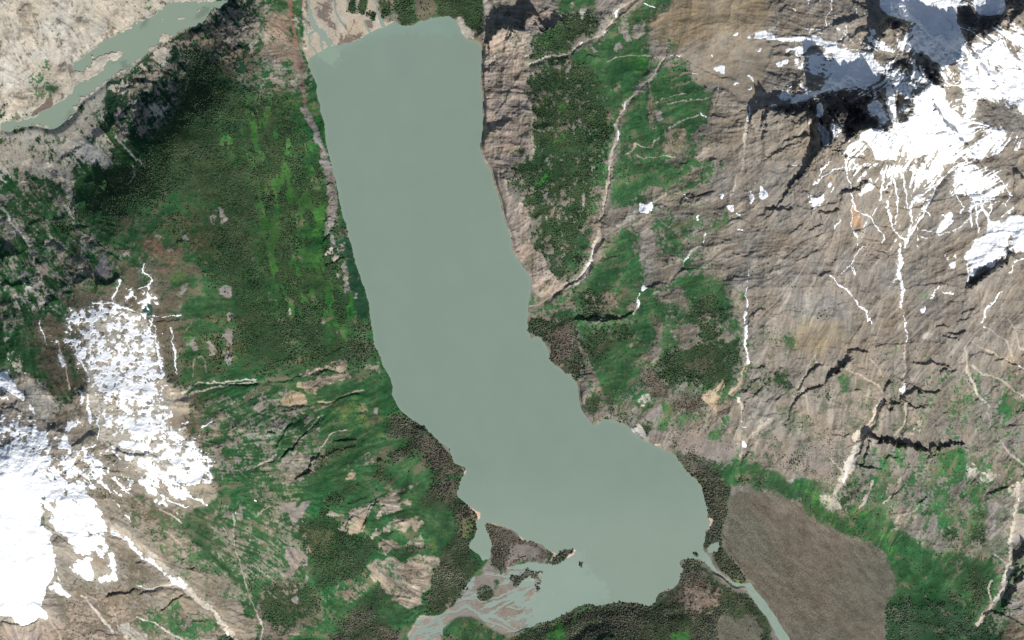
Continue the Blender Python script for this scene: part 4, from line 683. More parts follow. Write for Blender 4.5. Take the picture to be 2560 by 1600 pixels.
LAND += """
P for 22 f=7,a=.9 : 150,0 600,0 640,100 660,250 680,480 650,540 570,500 510,512 360,380 320,230 270,165 195,150 150,100
P dead 22 f=10,a=1.3 : 240,60 560,20 620,200 620,300 480,420 360,380 320,230
P mea 22 f=8,a=.9 : 600,30 1350,0 1360,200 1300,270 1180,430 1250,600 1040,700 960,840 870,830 800,560 750,400 700,300 650,150
P for 22 f=10,a=1.3 : 640,100 1100,30 1250,100 1000,200 900,300 800,420 700,300
P rbr 22 f=5,a=1.2 : 580,10 610,60 640,160 660,230 720,330 740,420 800,540 840,640 940,720 960,840 890,760 760,600 700,480 680,340 620,220
P rbr 22 f=7,a=1.6 : 1160,200 1280,180 1260,240 1100,260
P rbr 22 f=8,a=1.3 : 1330,0 1420,0 1440,180 1430,330 1290,340 1170,430 1220,320 1360,220
P mea 22 f=7,a=1.1 : 1430,40 1560,40 1600,240 1500,310 1440,260
P lil 22 f=4 : 1510,100 1550,100 1600,230 1560,180
P roc 22 f=7,a=1.6 : 1600,60 1740,80 1720,180 1620,140
P dead 22 f=12,a=1 : 1200,450 1330,430 1500,700 1870,680 1840,880 1520,870 1500,760 1300,700
P for 22 f=9,a=.9 : 1320,440 1450,330 1750,190 1900,200 2140,150 2170,330 2130,500 2000,620 1850,620 1700,600 1640,560 1600,580 1500,600 1380,500
P dead 22 f=8,a=1.5,o=.6 : 1600,420 1900,380 2000,480 1800,560
P mea 22 f=6,a=.9 : 1960,0 2150,0 2150,140 1950,60
P roc 22 f=5,a=1 : 2040,60 2120,60 2100,140
P for 22 f=6,a=1 : 1690,60 1900,20 2000,180 1760,180
P for 22 f=7,a=.9 : 700,720 820,700 860,870 760,870 650,830
P rbr 22 f=6,a=1 : 700,880 860,870 860,930 770,1000
P for 22 f=9,a=1.2 : 860,620 960,640 1040,700 1000,860 1100,960 1300,960 1340,1060 1250,1060 1040,970 880,920 870,800
P rbr 22 f=7,a=1.6 : 1050,720 1180,760 1180,910 1080,860
P rbr 22 f=7,a=1.6 : 920,870 1020,880 1100,970 960,940
P mea 22 f=5 : 940,770 1030,700 1000,800 960,850
P yel 22 f=6,a=1 : 650,580 720,640 680,740 640,760
P pal 22 f=3,a=1 : 1200,770 1290,700 1310,750 1270,760 1250,820
P lil 22 f=3,a=.6 : 1250,900 1400,780 1430,850 1310,955
P bri 22 f=7,a=1 : 1330,1000 1450,830 1500,810 1520,960 1420,1080 1330,1060
P mea 22 f=7,a=1 : 1510,900 1740,880 1750,930 1600,1010 1520,1020
P pal 22 f=3 : 1130,1020 1200,990 1280,1060 1260,1140 1180,1090
P rbr 22 f=4 : 1360,1100 1440,1060 1420,1130 1370,1150
P gdr 22 f=8,a=.8 : 1500,1120 1600,1030 1840,1010 1860,1100 2090,1150 2110,1270 2000,1330 1940,1370 1700,1280 1580,1230 1490,1180
P for 22 f=6,a=.8 : 1520,1240 1640,1290 1720,1270 1850,1320 1960,1380 2110,1330 2150,1512 1750,1512 1640,1410
P dead 22 f=8,a=1 : 1650,1330 1800,1320 1830,1440 1720,1450
P mea 22 f=7,a=1 : 2000,1360 2110,1330 2120,1420 2040,1512 1980,1480
P mea 22 f=7,a=1.4 : 2000,930 2130,960 2150,1010 2000,1020
P mea 22 f=6,a=1.4 : 1850,1040 2020,1060 2030,1120 1870,1090
P mea 22 f=6,a=1.2 : 2040,800 2140,840 2130,890 2040,850
P sco 22 f=8,a=1 : 1840,700 2000,590 1960,700 1920,860 1860,850
P sco 22 f=5 : 1990,760 2080,730 2060,800
P roc 22 f=6,a=.8 : 1880,970 1960,960 1980,1020 1900,1050
L sco 22 9,13 : 2220,420 2190,500 2140,620 2090,680
L sco 22 5,4 : 2000,580 1940,680 1910,800 1930,880 2000,980 2080,1080 2150,1200
L str 22 5,4 : 2150,740 2170,850 2170,960
L sra 22 12,10 : 2450,930 2300,1060 2200,1150 2170,1200
L sra 22 8,6 : 2180,1200 2170,1300 2140,1400
P gry 22 f=8,a=.8 : 2200,760 2419,600 2419,900 2250,1030 2190,900
P mea 32 f=7,a=1 : 100,140 230,95 250,180 330,260 280,300 220,240 210,320 110,180
P mea 32 f=5,a=1 : 40,310 130,370 110,400
P for 32 f=9,a=1.2 : 0,560 100,460 180,540 240,640 120,650 0,640
P mea 32 f=6,a=1 : 640,620 690,500 760,500 770,620 680,690
P mea 32 f=8,a=1.2 : 1390,340 1400,280 1520,210 1500,300 1420,360
P mea 32 f=5,a=1 : 1480,350 1550,340 1500,380
P mea 32 f=7,a=1.4 : 1150,200 1240,260 1220,340
P mea 32 f=4 : 290,890 350,980 320,1000
P mea 32 f=7,a=1.2 : 1500,760 1600,740 1580,780
P mea 32 f=12,a=1.6 : 1660,870 1740,800 1830,850 1930,1000 1760,1070
P mea 32 f=7,a=1.2 : 1960,740 2020,760 2070,900 2010,900
P mea 32 f=8,a=1.1 : 2150,640 2270,640 2380,830 2340,880 2240,860
P mea 32 f=7,a=1.2 : 2000,540 2130,560 2050,600
P mea 32 f=6,a=1.2 : 1370,890 1410,920 1400,950
P mea 32 f=7,a=1.2 : 1430,1040 1500,980 1500,1060
P mea 32 f=9,a=1.3 : 140,1150 240,1180 360,1240 480,1380 300,1330
P for 32 f=7,a=1.2 : 300,1360 400,1350 390,1512 290,1512
P mea 32 f=7,a=1.2 : 0,1010 40,1060 0,1120
P for 32 f=7,a=1.2 : 400,690 540,650 580,740 430,740
P yel 32 f=5,a=.8 : 1560,1320 1640,1220 1760,1200 1870,1220 1860,1512 1680,1460
P mea 32 f=9,a=1.3 : 1370,1230 1500,1260 1530,1320 1450,1500 1400,1350
P mea 32 f=10,a=1.5 : 1050,1420 1200,1330 1220,1400 1180,1480 1060,1480
P mea 32 f=24,a=2 : 1500,600 1900,640 2000,900 1700,1000 1560,800
P mea 32 f=24,a=2.2 : 1850,600 2300,560 2419,700 2419,900 2000,1000
P pal 32 f=5,a=1.2 : 1390,990 1490,880 1470,960 1420,1040 1380,1080
P pal 32 f=5,a=1 : 1470,150 1590,80 1540,170 1500,200
P pal 32 f=3 : 0,960 60,890 40,960 0,1000
P pal 32 f=5,a=1.4 : 1850,1240 1900,1300 2000,1450 2200,1460 2200,1512 1860,1512
P gdr 32 f=24,a=1.4 : 0,1150 300,1050 800,1150 780,1350 650,1512 480,1512 0,1512
P olv 32 f=20,a=.8 : 260,60 600,0 800,60 700,250 400,420 300,300
L sra 32 4,3 : 1290,250 1300,400 1310,480 1280,600
L str 32 6,14 : 1080,780 1030,850 990,960 920,1040 850,1090
L str 32 14,14 : 850,1090 840,1150 820,1280 760,1380 710,1530
L sra 32 4,3 : 1300,780 1310,860 1280,1000 1200,1090
L sra 32 6,3 : 1870,260 1890,380 1890,480 1930,570 1990,700 2090,830
L sra 32 3,3 : 1890,200 2100,300 2300,390 2390,470
L sra 32 4,3 : 1900,400 2020,510 2100,520 2240,590 2370,700 2419,800
L sra 32 5,3 : 2050,60 2150,130 2250,200 2330,380
L sra 32 4,4 : 2270,0 2330,80 2370,260 2419,340
L sra 32 3,3 : 2070,890 2100,1000
L sra 32 4,4 : 2180,1120 2300,1280 2419,1440
L sra 32 3,2 : 960,360 1030,440 1090,540
L sra 32 3,4 : 740,470 900,540 1030,600 1070,690
L sra 32 4,4 : 580,1300 690,1430 710,1512
L sra 32 3,3 : 470,440 440,330 380,440 290,640
P mea 33 f=5,a=.8 : 240,0 480,0 500,140 520,280 600,350 760,320 800,260 870,240 1100,230 1140,360 1250,470 1400,520 1500,640 1700,680 1800,650 1850,720 2100,680 2180,900 2100,1150 2050,1250 1960,1380 2150,1420 2230,1320 2419,1400 2419,1530 1070,1530 1110,1200 1180,1080 1230,1000 1190,860 1130,730 880,560 700,480 480,430 400,400 300,280 220,100
P mea 32 f=5,a=1.0 : 1560,1310 1640,1220 1760,1200 1870,1220 1860,1512 1680,1460
P for 33 f=7,a=1 : 0,0 150,60 370,90 420,200 330,300 280,300 220,190 0,140
P for 33 f=5,a=.8 : 300,300 420,350 560,400 740,430 800,500 880,560 1000,620 940,620 700,500 560,440 420,420
P for 33 f=6,a=1.2 : 620,330 760,300 860,350 880,430 760,420 640,370
P dfor 33 f=20,a=1.2,o=.8 : 1080,1180 1400,1180 1700,1240 1900,1300 1960,1380 2100,1530 1070,1530
P for 33 f=14,a=1.4,o=.8 : 1120,1200 1300,1240 1500,1300 1500,1530 1070,1530
P bri 33 f=9,a=1.5 : 800,260 900,300 980,480 860,440
P bri 33 f=8,a=1.5 : 1140,560 1200,520 1160,700 1120,640
P bri 33 f=14,a=1.8 : 1460,700 1600,700 1700,800 1500,800
P yel 33 f=16,a=1.6 : 1330,1100 1500,1100 1700,1160 1600,1210 1400,1170
P roc 33 f=14,a=1.6 : 1140,230 1300,220 1500,400 1800,620 1760,660 1560,660 1500,640 1380,510 1240,470 1150,370
P lil 33 f=4,a=1 : 1150,640 1190,630 1230,720 1240,750 1180,710
P rbr 33 f=9,a=1.3 : 1740,860 1800,700 1840,740 1840,840 1780,920
P rbr 33 f=10,a=1.6 : 1660,770 1750,780 1700,870
P rbr 33 f=12,a=1.6 : 1850,640 2100,640 2120,800 1900,740
P mea 33 f=9,a=1.2 : 1580,280 1700,280 1740,420 1640,460
P mea 33 f=12,a=1.5 : 1680,0 1860,30 1880,180 1740,160 1640,60
P for 33 f=10,a=1.2 : 1930,300 2020,250 2040,380
P for 33 f=9,a=1.2 : 1680,500 1800,480 1800,660 1720,600
P for 33 f=9,a=1 : 1920,520 2060,420 2060,640 1940,620
P mea 33 f=7,a=1.2 : 1400,380 1520,380 1530,460
P mea 33 f=7,a=1.2 : 1240,120 1310,140 1300,200
P mea 33 f=5 : 1490,560 1560,600 1520,640
P for 33 f=7,a=1.2 : 650,180 740,60 880,40 800,200 720,260
P for 33 f=12,a=1.4 : 1840,760 2050,800 2100,1000 2000,1200 1880,1100
P gry 33 f=9,a=.8 : 2080,180 2300,100 2310,300 2270,600 2160,700 2060,640 2080,400
P rbr 33 f=9,a=1 : 2140,820 2230,780 2230,900 2120,900
P pal 33 f=3,a=.7 : 490,140 600,140 680,-30 740,-30 640,170 690,280 640,290 600,340 560,320 520,230
P pal 33 f=3,a=.7 : 0,0 240,-10 240,30 100,20
L sra 33 8,4 : 1000,-10 950,130 900,210 870,260
L sra 33 6,3 : 1250,-10 1190,140 1090,220
L sra 33 3,3 : 1430,240 1390,300 1260,330 1190,410
L sra 33 3,2 : 1000,-10 930,40 880,110
L rbr 33 12,8 : 1830,500 1810,650 1780,760 1790,870
P pal 33 f=2.5 : 1090,1025 1145,1055 1140,1100 1100,1110
P pal 33 f=6,a=1 : 2240,60 2380,80 2450,100 2400,250 2330,300 2310,110
P str 33 f=4,a=.7 : 2330,330 2419,260 2419,500 2330,600 2290,640 2300,480
P gry 33 f=5,a=.8 : 2260,1200 2300,980 2419,600 2419,1250
P roc 33 f=8,a=1 : 2240,1240 2419,1150 2419,1500 2250,1330
P rbr 33 f=9,a=1.2 : 2150,1440 2260,1340 2419,1480 2419,1530 2160,1530
P mea F f=8,a=.7 : 1690,1095 1760,1085 1830,1110 1950,1195 2060,1255 2200,1340 2290,1400 2250,1512 2100,1512 2090,1400 2100,1345 2112,1349 2097,1316 2069,1294 2034,1274 1989,1259 1954,1244 1919,1239 1874,1184 1814,1171 1759,1150 1715,1150
P bri F f=10,a=1.5 : 1860,1130 1960,1200 2060,1270 2160,1340 2080,1300 1960,1240
P for F f=8,a=1.5,o=.8 : 1740,1140 1814,1165 1870,1180 1925,1236 1990,1252 2060,1285 2040,1255 1960,1225 1880,1165 1780,1120
P dfor F f=20,a=1.3,o=.8 : 2090,1400 2250,1420 2350,1470 2419,1512 2090,1512
L str 33 12,9 : 2440,-30 2370,80 2370,180 2340,330 2320,500 2290,650 2280,800
L str 33 11,6 : 2280,800 2250,930 2210,1080 2130,1170 2060,1260 2000,1350 1970,1380
L sra 33 4,3 : 2110,950 2090,1020 2110,1160
L sra 33 3,3 : 2260,790 2140,710
P pal 33 f=4,a=1.2 : 1880,1360 1980,1350 1940,1400 1890,1400
P rbr 33 f=7,a=1.6 : 1590,1420 1650,1400 1630,1460
P mea 33 f=6,a=.7 : 2100,1210 2160,1160 2270,1130 2260,1210 2120,1260
P rtn 03 f=10,a=.8 : 470,0 2050,0 2060,160 1900,260 1750,330 1740,420 1780,540 1900,620 1970,760 2000,880 2200,900 2300,1250 2419,1300 2419,1512 0,1512 0,1250 400,1150
P bro 03 f=16,a=1.3 : 700,60 900,60 1300,330 1280,380 1000,300 760,120
P bro 03 f=14,a=1.3 : 1290,180 1480,140 1760,300 1740,420 1500,420 1290,380
P bro 03 f=16,a=1.3 : 1740,300 1880,250 2050,330 2130,480 1950,640 1780,500
P red 03 f=10,a=1.6,o=.5 : 2200,300 2419,340 2419,420 2260,360
P mea 03 f=14,a=1.2 : 2000,200 2100,0 2419,0 2419,1300 2300,1250 2200,900 2000,880 1970,760 1900,620 1950,640 2130,480 2050,330
P rbr 03 f=9,a=1.6 : 2060,470 2200,480 2220,620 2100,640
P rbr 03 f=14,a=1.6 : 2000,800 2200,820 2260,1200 2000,1250 1900,1000
P for 03 f=12,a=1.3 : 2300,620 2419,640 2419,1300 2330,1260 2280,900
P pale 03 f=20,a=.9 : 420,1100 900,1060 1100,1130 1200,1300 1300,1512 0,1512 0,1390 200,1390 380,1290
P roc 03 f=14,a=1.2 : 450,1080 600,1080 700,1300 620,1420 480,1280
P bro F f=20,a=1.9 : 190,1110 330,1140 480,1190 560,1200 610,1300 570,1440 470,1330 350,1250 240,1190
P mea F f=20,a=2.3,o=.8 : 300,1180 480,1190 600,1280 600,1400 540,1420 430,1330
P bro F f=20,a=2.2,o=.8 : 120,1380 330,1330 420,1512 130,1512
P smo 03 f=6,a=.7 : 820,690 900,650 960,660 960,760 1030,840 900,870 880,740
P smo 03 f=6,a=.8 : 860,200 960,240 1010,360 960,430 920,280
P bro 03 f=10,a=1.5,o=.7 : 1060,560 1200,600 1330,780 1500,880 1600,960 1400,960 1150,820
P pal 03 f=5,a=.9 : 1030,450 1180,440 1320,620 1480,700 1560,800 1680,960 1600,920 1450,780 1250,580 1100,520
P sco 03 f=6,a=1 : 1100,450 1160,450 1260,580 1200,560
P sco 03 f=7,a=1,o=.8 : 1300,640 1380,660 1420,720 1330,700
P mea 03 f=9,a=1.4 : 1290,1390 1400,1270 1600,1180 1690,1120 1740,1270 1900,1300 2100,1290 2000,1440 1700,1490 1450,1420
P mea 03 f=9,a=1.6 : 1550,1090 1620,1060 1670,1150
P mea 03 f=14,a=2 : 1280,980 1420,940 1420,1000
P mea 03 f=9,a=1.6 : 1180,1200 1230,1200 1210,1320
P mea 03 f=8,a=1.3 : 1950,820 2060,780 2080,960 2000,980
P pal 03 f=5,a=1.2 : 1130,1350 1250,1380 1390,1470 1300,1530 1200,1490
L str 03 5,8 : 780,1080 900,1240 1030,1370 1140,1530
L pal 03 4,3 : 1080,1260 1130,1430
L pal 03 5,4 : 1140,1400 1270,1530
L sra 03 4,4 : 430,1250 500,1380 660,1530
L str 03 4,3 : 1300,1290 1470,1360 1560,1430 1720,1500
L pal 03 3,3 : 1230,1330 1310,1290
L str 03 6,11 : 1380,1040 1640,1000 1740,1000
L str 03 13,11 : 1720,990 1800,1080 1900,1160 2030,1250
L str 03 11,9 : 2030,1250 2110,1380 2200,1480 2300,1560
L sra 03 2,3 : 2110,450 2200,600 2250,700 2290,860 2330,1020 2380,1160 2430,1250
L pal 03 4,3 : 2200,320 2220,620
L sra 03 3,3 : 1560,470 1700,600
L str 03 4,3 : 1500,280 1660,350 1720,400
P dfor 03 f=6,a=1 : 1980,1530 2050,1470 2200,1480 2360,1530
P out N f=8,a=1.3 : 1846,1250 1880,1236 1925,1240 1980,1250 2030,1286 2068,1318 2105,1330 2140,1347 2188,1366 2216,1392 2232,1430 2242,1462 2230,1490 2214,1496 2210,1530 2200,1605 1975,1605 1915,1480 1862,1440 1845,1370
P roc 12 f=12,a=2.6,o=.75 : 0,620 300,700 560,900 640,1250 560,1512 0,1512
P bro 02 f=14,a=2.0 : 1850,660 2020,680 2140,900 2200,1200 2419,1512 2000,1512
P roc 02 f=10,a=2.9,o=.75 : 1850,700 2300,760 2419,1000 2419,1512 1900,1512
P roc 13 f=10,a=3.1,o=.7 : 0,0 420,40 420,420 480,900 300,1100 0,1000
P roc 03 f=10,a=3.1,o=.7 : 1950,300 2419,200 2419,1300 2150,1200
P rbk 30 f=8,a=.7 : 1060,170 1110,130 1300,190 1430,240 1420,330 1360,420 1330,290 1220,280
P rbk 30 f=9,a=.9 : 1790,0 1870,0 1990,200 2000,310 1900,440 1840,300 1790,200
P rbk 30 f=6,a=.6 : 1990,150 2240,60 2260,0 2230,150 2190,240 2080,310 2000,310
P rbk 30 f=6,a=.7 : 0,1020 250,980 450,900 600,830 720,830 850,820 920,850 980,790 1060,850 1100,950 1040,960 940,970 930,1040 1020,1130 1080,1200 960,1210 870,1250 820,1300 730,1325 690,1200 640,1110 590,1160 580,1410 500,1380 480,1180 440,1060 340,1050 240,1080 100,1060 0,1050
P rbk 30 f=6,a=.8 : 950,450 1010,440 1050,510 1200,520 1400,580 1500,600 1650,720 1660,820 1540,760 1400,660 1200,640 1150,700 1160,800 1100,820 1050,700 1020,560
P rtb 30 f=5,a=.5 : 0,1060 240,1080 340,1050 440,1050 490,1180 500,1400 560,1420 540,1512 0,1512
P gry 30 f=14,a=1.4 : 330,440 600,400 700,500 640,620 480,720 340,700 340,560
P ora 30 f=12,a=1,o=.4 : 0,170 100,180 240,280 400,330 200,330 0,290
P pal 30 f=9,a=1 : 0,150 80,150 100,280 20,300
P ora 31 f=5,a=1,o=.8 : 800,380 870,400 830,470 880,560 860,660 800,600
P ora 31 f=6,a=1,o=.6 : 1290,490 1340,480 1330,560 1270,590
P ora 31 f=8,a=1,o=.5 : 550,1230 650,1230 620,1290
P ora 31 f=20,a=1,o=.3 : 480,110 720,140 700,220 520,230
P gry 31 f=5,a=.5 : 2330,690 2310,850 2240,930 2130,1010 2230,830 2270,710
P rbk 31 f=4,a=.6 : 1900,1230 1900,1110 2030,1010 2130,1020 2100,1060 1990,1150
P gry 31 f=10,a=1 : 1740,980 1900,1000 1900,1200 1700,1280 1660,1150
P mea 31 f=14,a=2,o=.5 : 1420,1200 1500,1200 1500,1330 1380,1320
P gry 31 f=30,a=1,o=.6 : 860,860 1150,900 1150,1200 900,1100
P gry 31 f=30,a=1,o=.6 : 0,1000 300,800 560,700 600,1000 200,1250
P pal 31 f=10,a=1.3,o=.6 : 0,1010 160,800 230,760 100,1040 0,1150
"""
